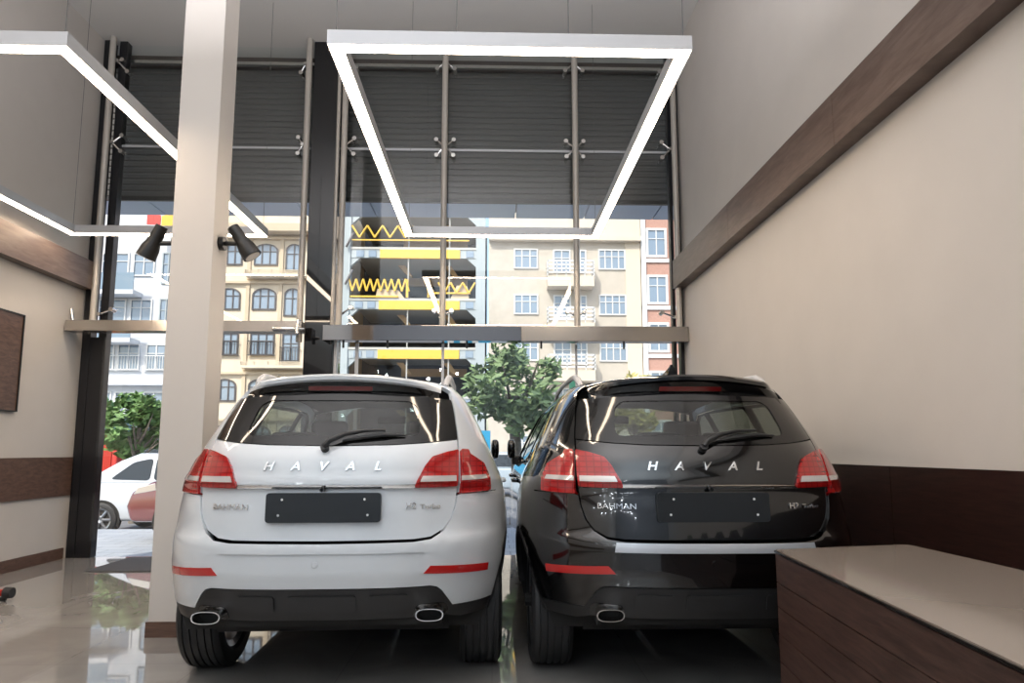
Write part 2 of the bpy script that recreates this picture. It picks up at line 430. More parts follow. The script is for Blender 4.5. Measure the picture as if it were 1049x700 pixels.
def make_suv(paint, sill, loc, rz, label, antenna, wx=0.):
    root = empty('suv_car', loc, rz); tag(root, label, 'car')
    pm = M[paint]
    # ---- tailgate
    th = UZ([('x',0,.753),('x',.42,.756),('x',.495,.764),('x',.553,.796),('x',.588,.845),('x',.606,.902),('x',.612,.955),('x',.616,1.17),('x',.612,1.226),('x',.45,1.206),('x',.3,1.196),('x',0,1.191)])
    tg = patch('tailgate', sym(th), ST, pm, root, flange=.03)
    gh = UZ([('x',0,1.196),('x',.3,1.201),('x',.45,1.211),('x',.614,1.233),('x',.600,1.32),('x',.572,1.45),('x',0,1.46)])
    hole = UZ([('x',-.43,1.245),('x',.43,1.245),('x',.405,1.40),('x',.36,1.43),('x',-.36,1.43),('x',-.405,1.40)])
    hole = fillet(hole, .05, 5)
    gf = patch('window_surround', sym(gh), ST, M['gloss_black'], tg, flange=.012, holes=[hole])
    patch('rear_window', hole, ST, M['rear_tint'], tg, off=-.003, flange=0)
    cs = UZ([('x',-.415,.997),('x',.415,.997),('x',.418,1.011),('x',-.418,1.011)])
    patch('chrome_strip', cs, ST, M['chrome'], tg, off=.008, flange=.012, sp=.03)
    def flat(poly): return [(x, z) for x, z in poly]
    pl = fillet([(-.265,.838),(.265,.838),(.265,.974),(-.265,.974)], .018)
    def SP(x, z): return Vector((x, .055+.004*(z-.9)/.1+.01*x*x, z))
    pp = patch('number_plate_holder', pl, SP, M['plastic2'], tg, off=.004, flange=.03, sp=.06)
    pin = fillet([(-.252,.850),(.252,.850),(.252,.962),(-.252,.962)], .01)
    patch('plate_face', pin, SP, M['plastic2'], pp, off=.001, flange=.004, sp=.06)
    for sx in (-1, 1):
        for zz in (.872, .944):
            MB().lathe([(-.004,0),(-.004,.004),(0,.006)], 10, 'y', (sx*(.205 if zz < .9 else .19), .048, zz)).build('screw', M['white_screw'], pp)
    MB().lathe([(-.03,0),(-.03,.009),(.02,.011)], 12, 'y', (-.01, .075, .988)).build('camera_lens', M['gloss_black'], tg, smooth=30)
    for ch, xx in zip('HAVAL', (-.276,-.147,-.02,.11,.238)):
        pass
    text_on('brand_lettering', 'H', .056, -.276, 1.094, M['chrome'], tg, shear=.25, sx=1.15, bold=.0012)
    for ch, xx in zip('AVAL', (-.147,-.02,.11,.238)):
        text_on('brand_lettering', ch, .056, xx, 1.094, M['chrome'], tg, shear=.25, sx=1.15, bold=.0012)
    text_on('maker_badge', 'BAHMAN', .036, -.445, .905, M['chrome'], tg, sx=1.2)
    text_on('model_badge', 'H2', .038, .40, .907, M['chrome'], tg, sx=1.1)
    text_on('model_badge', 'Turbo', .030, .49, .903, M['chrome'], tg, sx=1.25)
    # wiper
    def on_rear(x, z, d):
        u = ux(x, z); e = 2e-3; n = (ST(u+e, z)-ST(u-e, z)).cross(ST(u, z+e)-ST(u, z-e)).normalized(); return ST(u, z)+n*d
    wp = MB().tube([on_rear(-.018,1.178,-.01), on_rear(-.018,1.178,.03)], .020, 14)
    wp.tube([on_rear(-.018,1.178,.028), on_rear(-.0,1.196,.036), on_rear(.07,1.226,.036), on_rear(.16,1.247,.032), on_rear(.26,1.252,.03)], [.016,.015,.012,.009,.007], 8)
    wo = wp.build('wiper', M['plastic'], tg, smooth=40)
    MB().tube([on_rear(.06,1.212,.010), on_rear(.15,1.226,.014), on_rear(.25,1.238,.016), on_rear(.36,1.240,.010)], [.005,.011,.011,.004], 8).build('wiper_blade', M['plastic'], wo, smooth=40)
    # ---- bumper
    a = [p for p in arc(.8, .338, ARCR, 166, 136, 8)]
    bh = UZ([('x',0,.545),('x',.50,.545),('x',.53,.537),('x',.552,.518),('x',.602,.440),('y',.8-math.sqrt(ARCR**2-.095**2),.433)] + [('y',p,q) for p, q in a if q > .44] + [('y',.512,.70),('y',.515,.958),('x',.64,.958),('x',.621,.952),('x',.612,.90),('x',.595,.842),('x',.558,.79),('x',.50,.757),('x',.42,.748),('x',0,.745)], SB)
    bp = patch('bumper', sym(bh), SB, pm, root, flange=.055)
    sl = UZ([('x',-.47,.702),('x',.47,.702),('x',.462,.744),('x',-.462,.744)], SB)
    patch('loading_sill', sl, SB, M[sill], bp, off=.007, flange=.05)
    dh = UZ([('x',0,.392),('x',.56,.392),('x',.64,.368),('y',.8-ARCR+.004,.366),('y',.8-math.sqrt(ARCR**2-.087**2),.425),('x',.608,.432),('x',.556,.508),('x',.532,.528),('x',.50,.538),('x',0,.538)], SB)
    df = patch('diffuser', sym(dh), SB, M['plastic'], bp, off=-.006, flange=.05)
    for x0, x1 in ((-.375,-.205),(-.145,.165),(.225,.40)):
        patch('diffuser_panel', fillet(UZ([('x',x0,.436),('x',x1,.436),('x',x1,.510),('x',x0,.510)], SB), .015), SB, M['plastic'], df, off=.003, flange=.01)
    for s in (-1, 1):
        rf = UZ([('x',.468,.604),('y',.31,.576),('y',.31,.612),('x',.500,.638)], SB)
        patch('reflector', rf if s > 0 else mir(rf), SB, M['reflector'], bp, off=.003, flange=.012)
        # exhaust tip: oval chrome sleeve in a dark notch
        m = MB(); n = 28; rings = []
        for (y, k) in ((.10,.88),(.0,.95),(-.008,.97),(-.008,.88),(.0,.84),(.09,.80)):
            rings.append([(s*.50+.066*k*math.copysign(abs(math.cos(t))**.7, math.cos(t)), .028+y,    .424+.029*(k if k > .93 else k-.06)*math.copysign(abs(math.sin(t))**.8, math.sin(t))) for t in [2*PI*i/n for i in range(n)]])
        vs = [p for r in rings for p in r]; fs = [(i*n+j, i*n+(j+1) % n, (i+1)*n+(j+1) % n, (i+1)*n+j) for i in range(5) for j in range(n)]
        m.add(vs, fs); ex = m.build('exhaust_tip', M['chrome'], bp, smooth=50)
        MB().add([(p[0], .09, p[2]) for p in rings[-1]], [tuple(range(n))]).build('exhaust_bore', M['interior'], ex)
        nt_ = fillet(UZ([('x',.415,.393),('x',.590,.393),('x',.575,.457),('x',.435,.457)], SB), .03)
        patch('exhaust_notch', nt_ if s > 0 else mir(nt_), SB, M['gloss_black'], df, off=-.003, flange=.01)
    MB().lathe([(-.004,0),(-.004,.012),(0,.014)], 16, 'y', (.0-.02, -.001, .655)).build('tow_cover', pm, bp, smooth=40)
    # ---- tail lamps
    for s in (-1, 1):
        f = (lambda p: p) if s > 0 else mir
        outer = UZ([('x',.626,.958),('y',.42,.964),('y',.44,1.03),('y',.45,1.10),('y',.36,1.150),('x',.665,1.172),('x',.626,1.174)])
        lo = patch('tail_lamp', f(fillet(outer, .012, 3)), ST, M['lamp'], root, off=.014, flange=.03, sp=.03)
        band = UZ([('x',.632,1.020),('y',.40,1.022),('y',.40,1.042),('x',.632,1.040)])
        patch('indicator_lens', f(band), ST, M['revlamp'], lo, off=.0165, flange=.006, sp=.03)
        inner = UZ([('x',.412,1.002),('x',.613,1.002),('x',.614,1.172),('x',.560,1.160),('x',.490,1.137),('x',.458,1.095)])
        li = patch('lamp_section', f(fillet(inner, .012, 3)), ST, M['lamp'], lo, off=.014, flange=.03, sp=.03)
        band = UZ([('x',.438,1.018),('x',.605,1.018),('x',.605,1.042),('x',.450,1.042)])
        patch('reversing_lens', f(band), ST, M['revlamp'], lo, off=.017, flange=.006, sp=.03)
    # ---- quarter panels, doors, fenders
    def top(y): return ZT(y)-.053
    dlo_rear = [('y',1.05,1.475),('y',.93,1.44),('y',.87,1.33),('y',.86,1.2),('y',.93,1.10),('y',1.36,1.085)]
    q = [('x',.626,.966),('x',.622,1.17),('x',.620,1.233),('x',.606,1.32),('x',.580,1.45),('x',.566,1.505),('y',.62,top(.62)),('y',.8,top(.8)),('y',1.05,top(1.05))] + dlo_rear + \
        [('y',1.36,.80),('y',1.30,.62),('y',1.215,.44),('y',1.205,.36)] + [('y',p,z) for p, z in arc(.8,.338,ARCR,8,136,20)] + [('y',.518,.70),('y',.52,.964)]
    rail = [('y',1.054,top(1.054)),('y',1.5,top(1.5)),('y',2.0,top(2.)),('y',2.35,top(2.35)),('y',2.6,top(2.6)),('y',2.72,1.46),('y',3.05,1.20),('y',3.19,1.06),('y',3.19,1.045),('y',3.08,1.06),('y',2.98,1.15),('y',2.6,1.425),('y',2.45,1.475),('y',2.0,1.49),('y',1.5,1.485),('y',1.054,1.475)]
    rd = [('y',1.365,.80),('y',1.365,1.083),('y',2.248,1.068),('y',2.248,.44),('y',2.22,.38),('y',1.225,.38),('y',1.222,.44),('y',1.305,.62)]
    fd = [('y',2.256,.44),('y',2.256,1.067),('y',3.08,1.053),('y',3.16,1.03),('y',3.12,.75),('y',3.10,.44),('y',3.06,.38),('y',2.25,.38)]
    ff = [('y',3.107,.44),('y',3.127,.75),('y',3.167,1.03),('y',3.19,1.04),('y',3.5,1.0),('y',3.85,.94),('y',4.02,.90),('y',4.02,.60),('y',3.78,.40)] + [('y',p,z) for p, z in arc(3.36,.338,ARCR,10,170,20)] + [('y',2.97,.36),('y',3.07,.37)]
    SP_ = {}
    for s in (-1, 1):
        f = (lambda p: p) if s > 0 else mir
        patch('quarter_panel', f(UZ(q)), ST, pm, root, flange=.02)
        patch('roof_side', f(UZ(rail)), ST, pm, root, flange=.02)
        d = patch('rear_door', f(UZ(rd)), ST, pm, root, flange=.02)
        d2 = patch('front_door', f(UZ(fd)), ST, pm, root, flange=.02)
        patch('front_fender', f(UZ(ff)), ST, pm, root, flange=.02)
        for dd, y0 in ((d, 1.42), (d2, 2.32)):
            m = MB().tube([(s*(Wz(.97)+.002), y0, .97),(s*(Wz(.97)+.03), y0+.03, .972),(s*(Wz(.97)+.032), y0+.15, .974),(s*(Wz(.97)+.002), y0+.19, .974)], [.01,.013,.013,.01], 8)
            m.build('door_handle', pm, dd, smooth=40)
        # side glass and the black posts between
        dl = [('y',1.05,1.470),('y',.94,1.435),('y',.88,1.33),('y',.87,1.2),('y',.94,1.105),('y',1.36,1.09),('y',2.25,1.072),('y',3.04,1.06),('y',2.96,1.145),('y',2.59,1.42),('y',2.45,1.468),('y',2.0,1.484),('y',1.5,1.478)]
        h1 = fillet(UZ([('y',.93,1.12),('y',1.30,1.108),('y',1.30,1.455),('y',1.07,1.45),('y',.98,1.42),('y',.92,1.32)]), .03)
        h2 = fillet(UZ([('y',1.40,1.105),('y',2.19,1.092),('y',2.19,1.465),('y',1.42,1.46)]), .025)
        h3 = fillet(UZ([('y',2.29,1.09),('y',2.90,1.08),('y',2.88,1.15),('y',2.56,1.405),('y',2.42,1.452),('y',2.29,1.462)]), .025)
        ws = patch('side_window_surround', f(UZ(dl)), ST, M['gloss_black'], root, off=-.004, flange=.01, holes=[f(h1), f(h2), f(h3)])
        for h in (h1, h2, h3): patch('side_window', f(h), ST, M['tint'], ws, off=-.008, flange=0)
        # sill and arch liner
        patch('rocker_sill', f(UZ([('y',1.2,.27),('y',2.96,.27),('y',2.97,.372),('y',1.2,.372)])), ST, M['plastic'], root, off=-.01, flange=.03)
        for yy in (.8, 3.36):
            lip = arc(yy, .338, ARCR-.004, 4, 176, 22) + arc(yy, .338, ARCR-.03, 176, 4, 22)
            patch('arch_lining', f(UZ([('y',p,z) for p, z in lip], SB)), SB, M['plastic'], root, off=-.003, flange=.03)
            m = MB(); n = 20; pr = [(.86, ARCR-.012),(.57, ARCR-.012),(.57, .0)]
            vs = []; fs = []
            for k in range(n+1):
                t = R(-8+196*k/n)
                for x, r in pr:
                    py, pz = yy+r*math.cos(t), .338+r*math.sin(t)
                    if x > .8: x = min(SB(uy(py, max(.25, pz), SB), max(.25, pz)).x, ST(uy(py, max(.25, pz)), max(.25, pz)).x)-.012
                    vs.append((s*x, py, pz))
            for k in range(n):
                for j in range(2): fs.append((k*3+j, k*3+j+1, (k+1)*3+j+1, (k+1)*3+j))
            m.add(vs, fs).build('wheel_housing', M['interior'], root, smooth=30)
            make_wheel(root, s*.838+wx, yy, s)
        # folded mirror
        m = MB(); 
        mm = bmesh.new(); bmesh.ops.create_uvsphere(mm, u_segments=20, v_segments=12, radius=1.)
        for v in mm.verts:
            c = v.co; sg = lambda t: math.copysign(abs(t)**.65, t)
            v.co = Vector((s*(.897+.036*sg(c.x*s)), 2.86+.12*sg(c.y), 1.185+.085*sg(c.z)))
        vsx = [tuple(v.co) for v in mm.verts]; fsx = [tuple(v.index for v in f_.verts) for f_ in mm.faces]; mm.free()
        m.add(vsx, fsx); mo = m.build('mirror', M['gloss_black'], root, smooth=60)
        MB().box((s*.80, 2.93, 1.05),(s*.89, 2.985, 1.13)).build('mirror_arm', M['plastic'], mo, bevel=.01)
        # roof rail
        MB().tube([(s*.535,.74,ZT(.74)-.055),(s*.542,.80,ZT(.80)-.02),(s*.548,.90,ZT(.90)+.008),(s*.553,1.05,ZT(1.05)+.016),(s*.56,1.6,ZT(1.6)+.014),(s*.55,2.15,ZT(2.15)+.012),(s*.545,2.27,ZT(2.27)-.012),(s*.54,2.36,ZT(2.36)-.055)], [.014,.020,.019,.016,.015,.016,.018,.014], 10).build('roof_rail', M['alu'], root, smooth=50)
    # ---- roof, spoiler
    ys = [.62,.66,.70,.75,.80,.86,.93,1.02]+[1.15+(2.6-1.15)*k/10 for k in range(11)]
    rp = [(xe(y)-.003, y) for y in ys] + [(-xe(y)+.003, y) for y in ys[::-1]]
    patch('roof', rp, SR, pm, root, flange=.02, sp=.05)
    bow = lambda x: .13*(abs(x)/.575)**2.2
    n = 40
    def blend(p, hw):
        x, y, z = p; k = min(1., max(0., (abs(x)-.40)/(hw-.40))); k = k*k*(3-2*k)
        q = (abs(x)/Wz(z))**NN; yb = YC-(YC-YRt(z))*max(.0, 1-q)**(1/MM) if q < 1 else YC
        yb = min(yb, .66)-.006
        return (x, y+(max(y, yb)-y)*k if y < yb else y, z)
    def sweep(rows, name, mat, par, hw=.518):
        vs = []; fs = []
        for i in range(n+1):
            x = -hw+2*hw*i/n; vs += [blend(r(x), hw) for r in rows]
        k = len(rows)
        for i in range(n):
            for j in range(k-1): fs.append((i*k+j, (i+1)*k+j, (i+1)*k+j+1, i*k+j+1))
        m = MB().add(vs, fs); m.add([], [])
        m.f.append(tuple(range(k))); m.f.append(tuple(n*k+j for j in range(k)))
        return m.build(name, mat, par, smooth=40)
    zt = lambda x, y: ZT(y)-.17*x*x
    e_ = lambda x: min(1., (1-abs(x)/.575)/.12)
    sp_top = sweep([lambda x: (x, .64, zt(x, .62)+.0005), lambda x: (x, min(.62, .52+bow(x)*.6), zt(x, .52)+.0015), lambda x: (x, .375+bow(x), zt(x, .40)), lambda x: (x, .358+bow(x), zt(x, .40)-.012), lambda x: (x, .360+bow(x), zt(x, .40)-.030), lambda x: (x, .372+bow(x), zt(x, .40)-.040), lambda x: (x, .64, zt(x, .62)-.05)], 'spoiler', pm, root)
    blk = sweep([lambda x: (x, .371+bow(x), zt(x, .40)-.038), lambda x: (x, .376+bow(x), zt(x, .40)-.055), lambda x: (x, .392+bow(x)*.95, 1.478-.028*(x/.575)**2), lambda x: (x, .372+bow(x)*.9, 1.448-.030*(x/.575)**2), lambda x: (x, .42+bow(x)*.9, 1.436-.030*(x/.575)**2), lambda x: (x, .64, zt(x, .62)-.05), lambda x: (x, .60, zt(x,.6)-.045)], 'spoiler_underside', M['gloss_black'], sp_top, .51)
    SBk = lambda x, z: Vector((x, .379+bow(x)+.25*(1.516-z)*0+(.384-.379)*0, z))
    patch('brake_light', fillet([(-.165,1.484),(.165,1.484),(.165,1.507),(-.165,1.507)], .006), lambda x, z: Vector((x, .379+bow(x)+(1.515-z)*.25, z)), M['brakelight'], sp_top, off=.004, flange=.01)
    if antenna:
        m = MB(); pf = [(.74,ZT(.74)),(.98,ZT(.98)),(.93,ZT(.98)+.02),(.83,ZT(.9)+.045),(.765,ZT(.8)+.075),(.75,ZT(.8)+.07)]
        vs = [];
        for y, z in pf:
            w = .006 if z > ZT(y)+.03 else .022 if z > ZT(y)+.01 else .034
            vs += [(-w, y, z), (w, y, z)]
        k = len(pf); fs = [(2*i, 2*i+1, 2*((i+1) % k)+1, 2*((i+1) % k)) for i in range(k)] + [tuple(2*i for i in range(k)), tuple(2*i+1 for i in range(k))]
        m.add(vs, fs).build('shark_fin_antenna', M['gloss_black'], root)
    # ---- front end
    hp = [(.70,3.1),(.72,3.3),(.70,3.7),(.62,4.0),(.4,4.1),(0,4.13),(-.4,4.1),(-.62,4.0),(-.70,3.7),(-.72,3.3),(-.70,3.1),(-.4,3.16),(0,3.19),(.4,3.16)]
    patch('bonnet', hp, SH, pm, root, flange=.03, sp=.07)
    fb = [('y',4.026,.60),('y',4.026,.895),('f',.55,.88),('f',0,.88)]
    fh = UZ([('y',3.785,.40),('y',4.026,.60),('y',4.026,.895),('f',.60,.90),('f',.001,.90),('f',.001,.28),('f',.6,.28),('y',3.85,.30)])
    for s in (-1, 1):
        f = (lambda p: p) if s > 0 else mir
        fo = patch('front_bumper', f(fh), ST, pm, root, flange=.02, sp=.05)
        patch('headlamp', f(UZ([('f',.45,.72),('y',4.0,.74),('y',3.85,.86),('f',.5,.83)])), ST, M['revlamp'], fo, off=.004, flange=.01)
        patch('grille', f(UZ([('f',.001,.55),('f',.42,.58),('f',.44,.80),('f',.001,.82)])), ST, M['gloss_black'], fo, off=.003, flange=.01)
    patch('windscreen', [(.66,0.02),(.52,1.),(-.52,1.),(-.66,.02)], SWS, M['tint'], root, flange=0, sp=.08)
    # ---- cabin
    m = MB().box((-.60,.42,.30),(.60,3.3,.36))
    m.box((-.56,.40,.36),(.56,.43,1.12)).box((-.80,1.25,.36),(-.78,2.95,1.04)).box((.78,1.25,.36),(.80,2.95,1.04))
    m.box((-.55,2.85,.36),(.55,3.3,.98))
    m.build('cabin_floor', M['interior'], root)
    MB().prism([(2.72,.95),(2.78,1.03),(3.1,1.02),(3.1,.7),(2.78,.7)], 'x', -.74, .74).build('dashboard', M['interior'], root, bevel=.02)
    MB().add([(x, y, ZT(y)-.17*x*x-.035) for y in (.66,1.2,1.8,2.5) for x in (-.55,-.25,.25,.55)], [(i*4+j,i*4+j+1,(i+1)*4+j+1,(i+1)*4+j) for i in range(3) for j in range(3)]).build('headliner', M['seat'], root)
    def seat(x, y, w, zt_, name='seat'):
        m = MB().prism([(y, .45), (y+.50, .47), (y+.52, .58), (y+.12, .60), (y-.06, zt_), (y-.17, zt_-.01), (y-.05, .5)], 'x', x-w/2, x+w/2)
        so = m.build(name, M['seat'], root, bevel=.045, seg=3, smooth=60)
        return so
    def headrest(so, x, y, z, w=.26, h=.17):
        m = MB().box((x-w/2, y-.045, z),(x+w/2, y+.045, z+h)); 
        m.build('headrest', M['seat'], so, bevel=.04, seg=3, smooth=60)
        MB().tube([(x-.06,y,z-.06),(x-.06,y,z+.03)], .007, 8).tube([(x+.06,y,z-.06),(x+.06,y,z+.03)], .007, 8).build('headrest_post', M['steel'], so, smooth=60)
    rs = seat(0, 1.25, 1.24, 1.14, 'rear_bench')
    for x in (-.42, 0, .42): headrest(rs, x, 1.14, 1.155, .30, .13)
    for x in (-.36, .36):
        fs_ = seat(x, 2.05, .50, 1.18); headrest(fs_, x, 1.93, 1.20, .27, .19)
    MB().lathe([(0+.012*math.cos(t), .18+.012*math.sin(t)) for t in [2*PI*k/8 for k in range(8)]], 32, 'y', (-.36, 2.62, 1.0), closed=True).build('steering_wheel', M['interior'], root, smooth=60)
    MB().box((-.12, 2.72, 1.40),(.12, 2.74, 1.47)).build('rear_view_mirror', M['interior'], root, bevel=.01)
    # ---- underneath
    m = MB().box((-.58,.40,.27),(.58,4.05,.34)).box((-.55,.12,.36),(.55,.5,.40))
    m.tube([(-.86,.8,.335),(.86,.8,.335)], .035, 10).tube([(-.86,3.36,.335),(.86,3.36,.335)], .035, 10)
    m.build('underbody', M['interior'], root)
    MB().tube([(-.40,.50,.37),(.40,.50,.37)], .08, 16).tube([(.3,.5,.33),(.12,.9,.29),(.1,2.8,.27)], .028, 10).build('muffler', M['muffler'], root, smooth=40)
    MB().tube([(-.5,.72,.27),(.5,.72,.27)], .03, 10).tube([(-.45,.86,.25),(-.45,1.3,.27)], .025, 8).tube([(.45,.86,.25),(.45,1.3,.27)], .025, 8).build('rear_suspension', M['plastic'], root)
    return root
# ------------------------------------------------------------------ the showroom shell
XL, XR, YW, ZC, YB = -4.70, 2.24, 7.9, 6.09, -8.0
def struct(name, mb, mat, **k): return mb.build(name, mat, kind='structure', **k)
struct('floor', bx((XL-.2, YB-.2, -.12), (XR+.2, YW+.02, 0)), M['floor'])
struct('ceiling', bx((XL-.2, YB-.2, ZC), (XR+.2, YW+.35, ZC+.2)), M['ceiling'])
struct('wall_left', bx((XL-.2, YB-.2, 0), (XL, YW-.02, ZC)), M['wall'])
struct('wall_right', bx((XR, YB-.2, 0), (XR+.2, YW-.02, ZC)), M['wall'])
struct('wall_back', bx((XL, YB-.2, 0), (XR, YB, ZC)), M['wall_back'])
# dark wood dado bands and the deep veneered bands above them
def seamed(lo, hi, ax, cuts, g=.004):
    m = MB(); c = [lo[ax]] + cuts + [hi[ax]]
    for a, b in zip(c[:-1], c[1:]):
        l = list(lo); h = list(hi); l[ax] = a+g/2; h[ax] = b-g/2; m.box(l, h)
    return m
struct('trim_1', seamed((XR-.022, -3, .12), (XR, YW-.05, 1.085), 1, [-1., 1.4, 3.8, 6.2]), M['wenge'])
struct('trim_2', seamed((XL, -3, .682), (XL+.022, YW-.08, 1.10), 1, [-1., 1.4, 3.8, 6.2]), M['brown'])
struct('trim_3', seamed((XR-.12, -3, 3.06), (XR, YW-.06, 3.40), 1, [-.5, 1.8, 4.0, 5.93]), M['band'])
struct('trim_4', seamed((XL, -3, 3.0), (XL+.12, YW-.10, 3.32), 1, [-.5, 1.8, 4.0, 5.93]), M['band'])
struct('baseboard_left', bx((XL, -3, 0), (XL+.02, YW-.12, .118)), M['brown'])
struct('baseboard_right', bx((XR-.02, -3, 0), (XR, YW-.05, .118)), M['wenge'])
# square column with its wooden skirting
struct('column', bx((-2.18, 4.55, 0), (-1.90, 4.80, ZC)), M['wall'], bevel=.004)
struct('trim_5', MB().box((-2.19, 4.54, 0), (-1.89, 4.81, .095)), M['brown'])

# ------------------------------------------------------------------ glazed front
def tubez(x, y, r, z0, z1, mat, name, par): return MB().tube([(x, y, z0), (x, y, z1)], r, 14).build(name, mat, par, smooth=40)
def spider(x, z, par, dirs, y=YW-.12):
    m = MB().tube([(x, y-.0, z), (x, y+.05, z)], .022, 12)
    for dx, dz in dirs:
        m.tube([(x, y+.03, z), (x+dx*.55, y+.035, z+dz*.55), (x+dx, y+.05, z+dz)], [.014, .011, .010], 8)
        m.tube([(x+dx, y+.03, z+dz), (x+dx, YW-.004, z+dz)], [.026, .026], 12)
    return m.build('spider_fitting', M['steel'], par, smooth=40)
def pane(x0, x1, z0, z1, par, y=YW):
    g = .006
    p = MB().quad((x0+g, y, z0+g), (x1-g, y, z0+g), (x1-g, y, z1-g), (x0+g, y, z1-g)).build('pane', M['glass'], par, fix=False)
    return p
ZJ, ZB, ZT_ = 4.78, 2.52, ZC-.02
w1 = empty('window_1'); w1['kind'] = 'structure'
w2 = empty('window_2'); w2['kind'] = 'structure'
FULL = [(-.105,.095),(.105,.095),(-.10,-.10),(.10,-.10)]
# left bay
for z0, z1 in ((ZJ, ZT_), (ZB, ZJ)):
    pane(-4.45, -3.32, z0, z1, w1); pane(-3.32, -2.2, z0, z1, w1)
MB().box((-4.69, YW-.06, 0), (-4.60, YW+.06, ZC)).build('window_frame', M['blackframe'], w1)
MB().box((-4.52, YW-.04, 0), (-4.43, YW+.06, ZC)).build('window_frame', M['blackframe'], w1)
MB().box((-4.69, YW-.05, 0), (-4.43, YW-.03, 2.46)).build('window_frame', M['blackframe'], w1)
tubez(-4.555, YW-.12, .036, 2.55, ZC, M['tube'], 'mullion', w1)
tubez(-2.215, YW-.14, .036, 2.4, ZC, M['tube'], 'mullion', w1)
MB().box((-4.43, YW-.008, ZJ-.012), (-2.2, YW+.008, ZJ+.012)).build('glazing_joint', M['alu'], w1)
MB().box((-4.43, YW+.05, ZC-.22), (-2.2, YW+.09, ZC-.18)).build('head_rail', M['steel'], w1)
spider(-4.50, 5.80, w1, [(.11,-.12),(.04,.03)]); spider(-4.50, ZJ, w1, [(.10,.095),(.10,-.10)]); spider(-4.50, 2.72, w1, [(.12,.06)])
spider(-2.27, 5.80, w1, [(-.06,-.10)]); spider(-2.27, ZJ, w1, [(-.06,.10),(-.06,-.10)])
bm_ = MB().prism([(YW-.42, 2.475),(YW-.40, 2.595),(YW-.24, 2.595),(YW-.24, 2.475)], 'x', -4.68, -2.12)
bm_.build('transom', M['steel_bar'], w1)
for x in (-3.35, -3.18):
    MB().tube([(x, YW-.3, 2.48), (x, YW-.3, 2.36)], .012, 8).build('door_hanger', M['blackmetal'], w1, smooth=40)
MB().tube([(-4.66, YW-.3, 2.60), (-4.69, YW-.3, 2.74)], .015, 8).build('transom_bracket', M['steel'], w1, smooth=40)
m = MB().tube([(-2.42, YW-.44, 2.5), (-2.20, YW-.44, 2.50), (-2.08, YW-.42, 2.5)], [.02,.028,.015], 10); m.tube([(-2.15, YW-.46, 2.44), (-2.15, YW-.40, 2.60)], .022, 10)
m.build('transom_bracket', M['steel'], w1, smooth=40)
# glass doors below (left bay)
pane(-4.43, -3.33, .02, 2.46, w1, YW-.10); pane(-3.32, -2.2, .02, 2.46, w1, YW-.10)
MB().box((-3.332, YW-.12, .02), (-3.318, YW-.08, 2.46)).build('door_edge_strip', M['alu'], w1)
MB().box((-3.50, YW-.13, .0), (-3.20, YW-.07, .035)).build('floor_pivot', M['blackmetal'], w1)
# pillar between the bays
struct('pillar', bx((-2.17, YW-.10, 0), (-1.84, YW+.32, ZC)), M['pillar'], bevel=.006)
# right bay
xs_ = [-1.80, -.585, .973, 2.20]
for a, b in zip(xs_[:-1], xs_[1:]):
    for z0, z1 in ((ZJ, ZT_), (ZB, ZJ), (.02, 2.42)): pane(a, b, z0, z1, w2)
tubez(-1.77, YW-.14, .036, 2.56, ZC, M['tube'], 'mullion', w2)
tubez(-1.845, YW-.14, .022, 2.56, ZC, M['tube'], 'mullion', w2)
for x in (-.585, .973): tubez(x, YW-.14, .036, 2.56, ZC, M['tube'], 'mullion', w2)
tubez(2.165, YW-.14, .034, 2.56, ZC, M['tube'], 'mullion', w2)
MB().box((2.11, YW-.05, 0), (2.15, YW+.04, ZC)).build('window_frame', M['blackframe'], w2)
MB().box((2.195, YW-.05, 0), (2.238, YW+.06, ZC)).build('window_frame', M['blackframe'], w2)
MB().box((-1.84, YW-.008, ZJ-.013), (2.19, YW+.008, ZJ+.013)).build('glazing_joint', M['alu'], w2)
MB().box((-1.84, YW+.05, ZC-.22), (2.2, YW+.09, ZC-.18)).build('head_rail', M['steel'], w2)
for x in (-.585, .973):
    spider(x, ZJ, w2, FULL); spider(x, 5.86, w2, [(-.105,-.08),(.105,-.08)]); spider(x, 2.72, w2, [(-.10,.07),(.10,.07)])
spider(-1.77, ZJ, w2, [(.105,.095),(.10,-.10)]); spider(-1.77, 5.86, w2, [(.105,-.08)]); spider(-1.77, 2.72, w2, [(.12,.1)])
spider(2.13, ZJ, w2, [(-.105,.095),(-.10,-.10)]); spider(2.13, 5.86, w2, [(-.105,-.08)]); spider(2.13, 2.72, w2, [(-.15,.06)])
MB().box((-1.92, YW-.26, 2.405), (.32, YW-.10, 2.580)).build('transom', M['steel_mirror'], w2, bevel=.004)
MB().box((.322, YW-.26, 2.405), (2.235, YW-.10, 2.580)).build('transom', M['steel_bar'], w2, bevel=.004)
for x in (-1.70, -1.20, -.30, .55, 1.5): MB().tube([(x, YW-.18, 2.41), (x, YW-.18, 2.33)], .012, 8).build('door_hanger', M['blackmetal'], w2, smooth=40)
MB().box((-1.835, YW-.06, 0), (-1.80, YW+.03, 2.42)).build('window_frame', M['alu'], w2)
MB().box((-1.60, YW-.012, 0), (-1.56, YW+.012, 2.41)).build('door_edge_strip', M['alu'], w2)
MB().box((-.60, YW-.012, 0), (-.57, YW+.012, 2.41)).build('door_edge_strip', M['alu'], w2)
MB().box((.96, YW-.012, 0), (.985, YW+.012, 2.41)).build('door_edge_strip', M['alu'], w2)
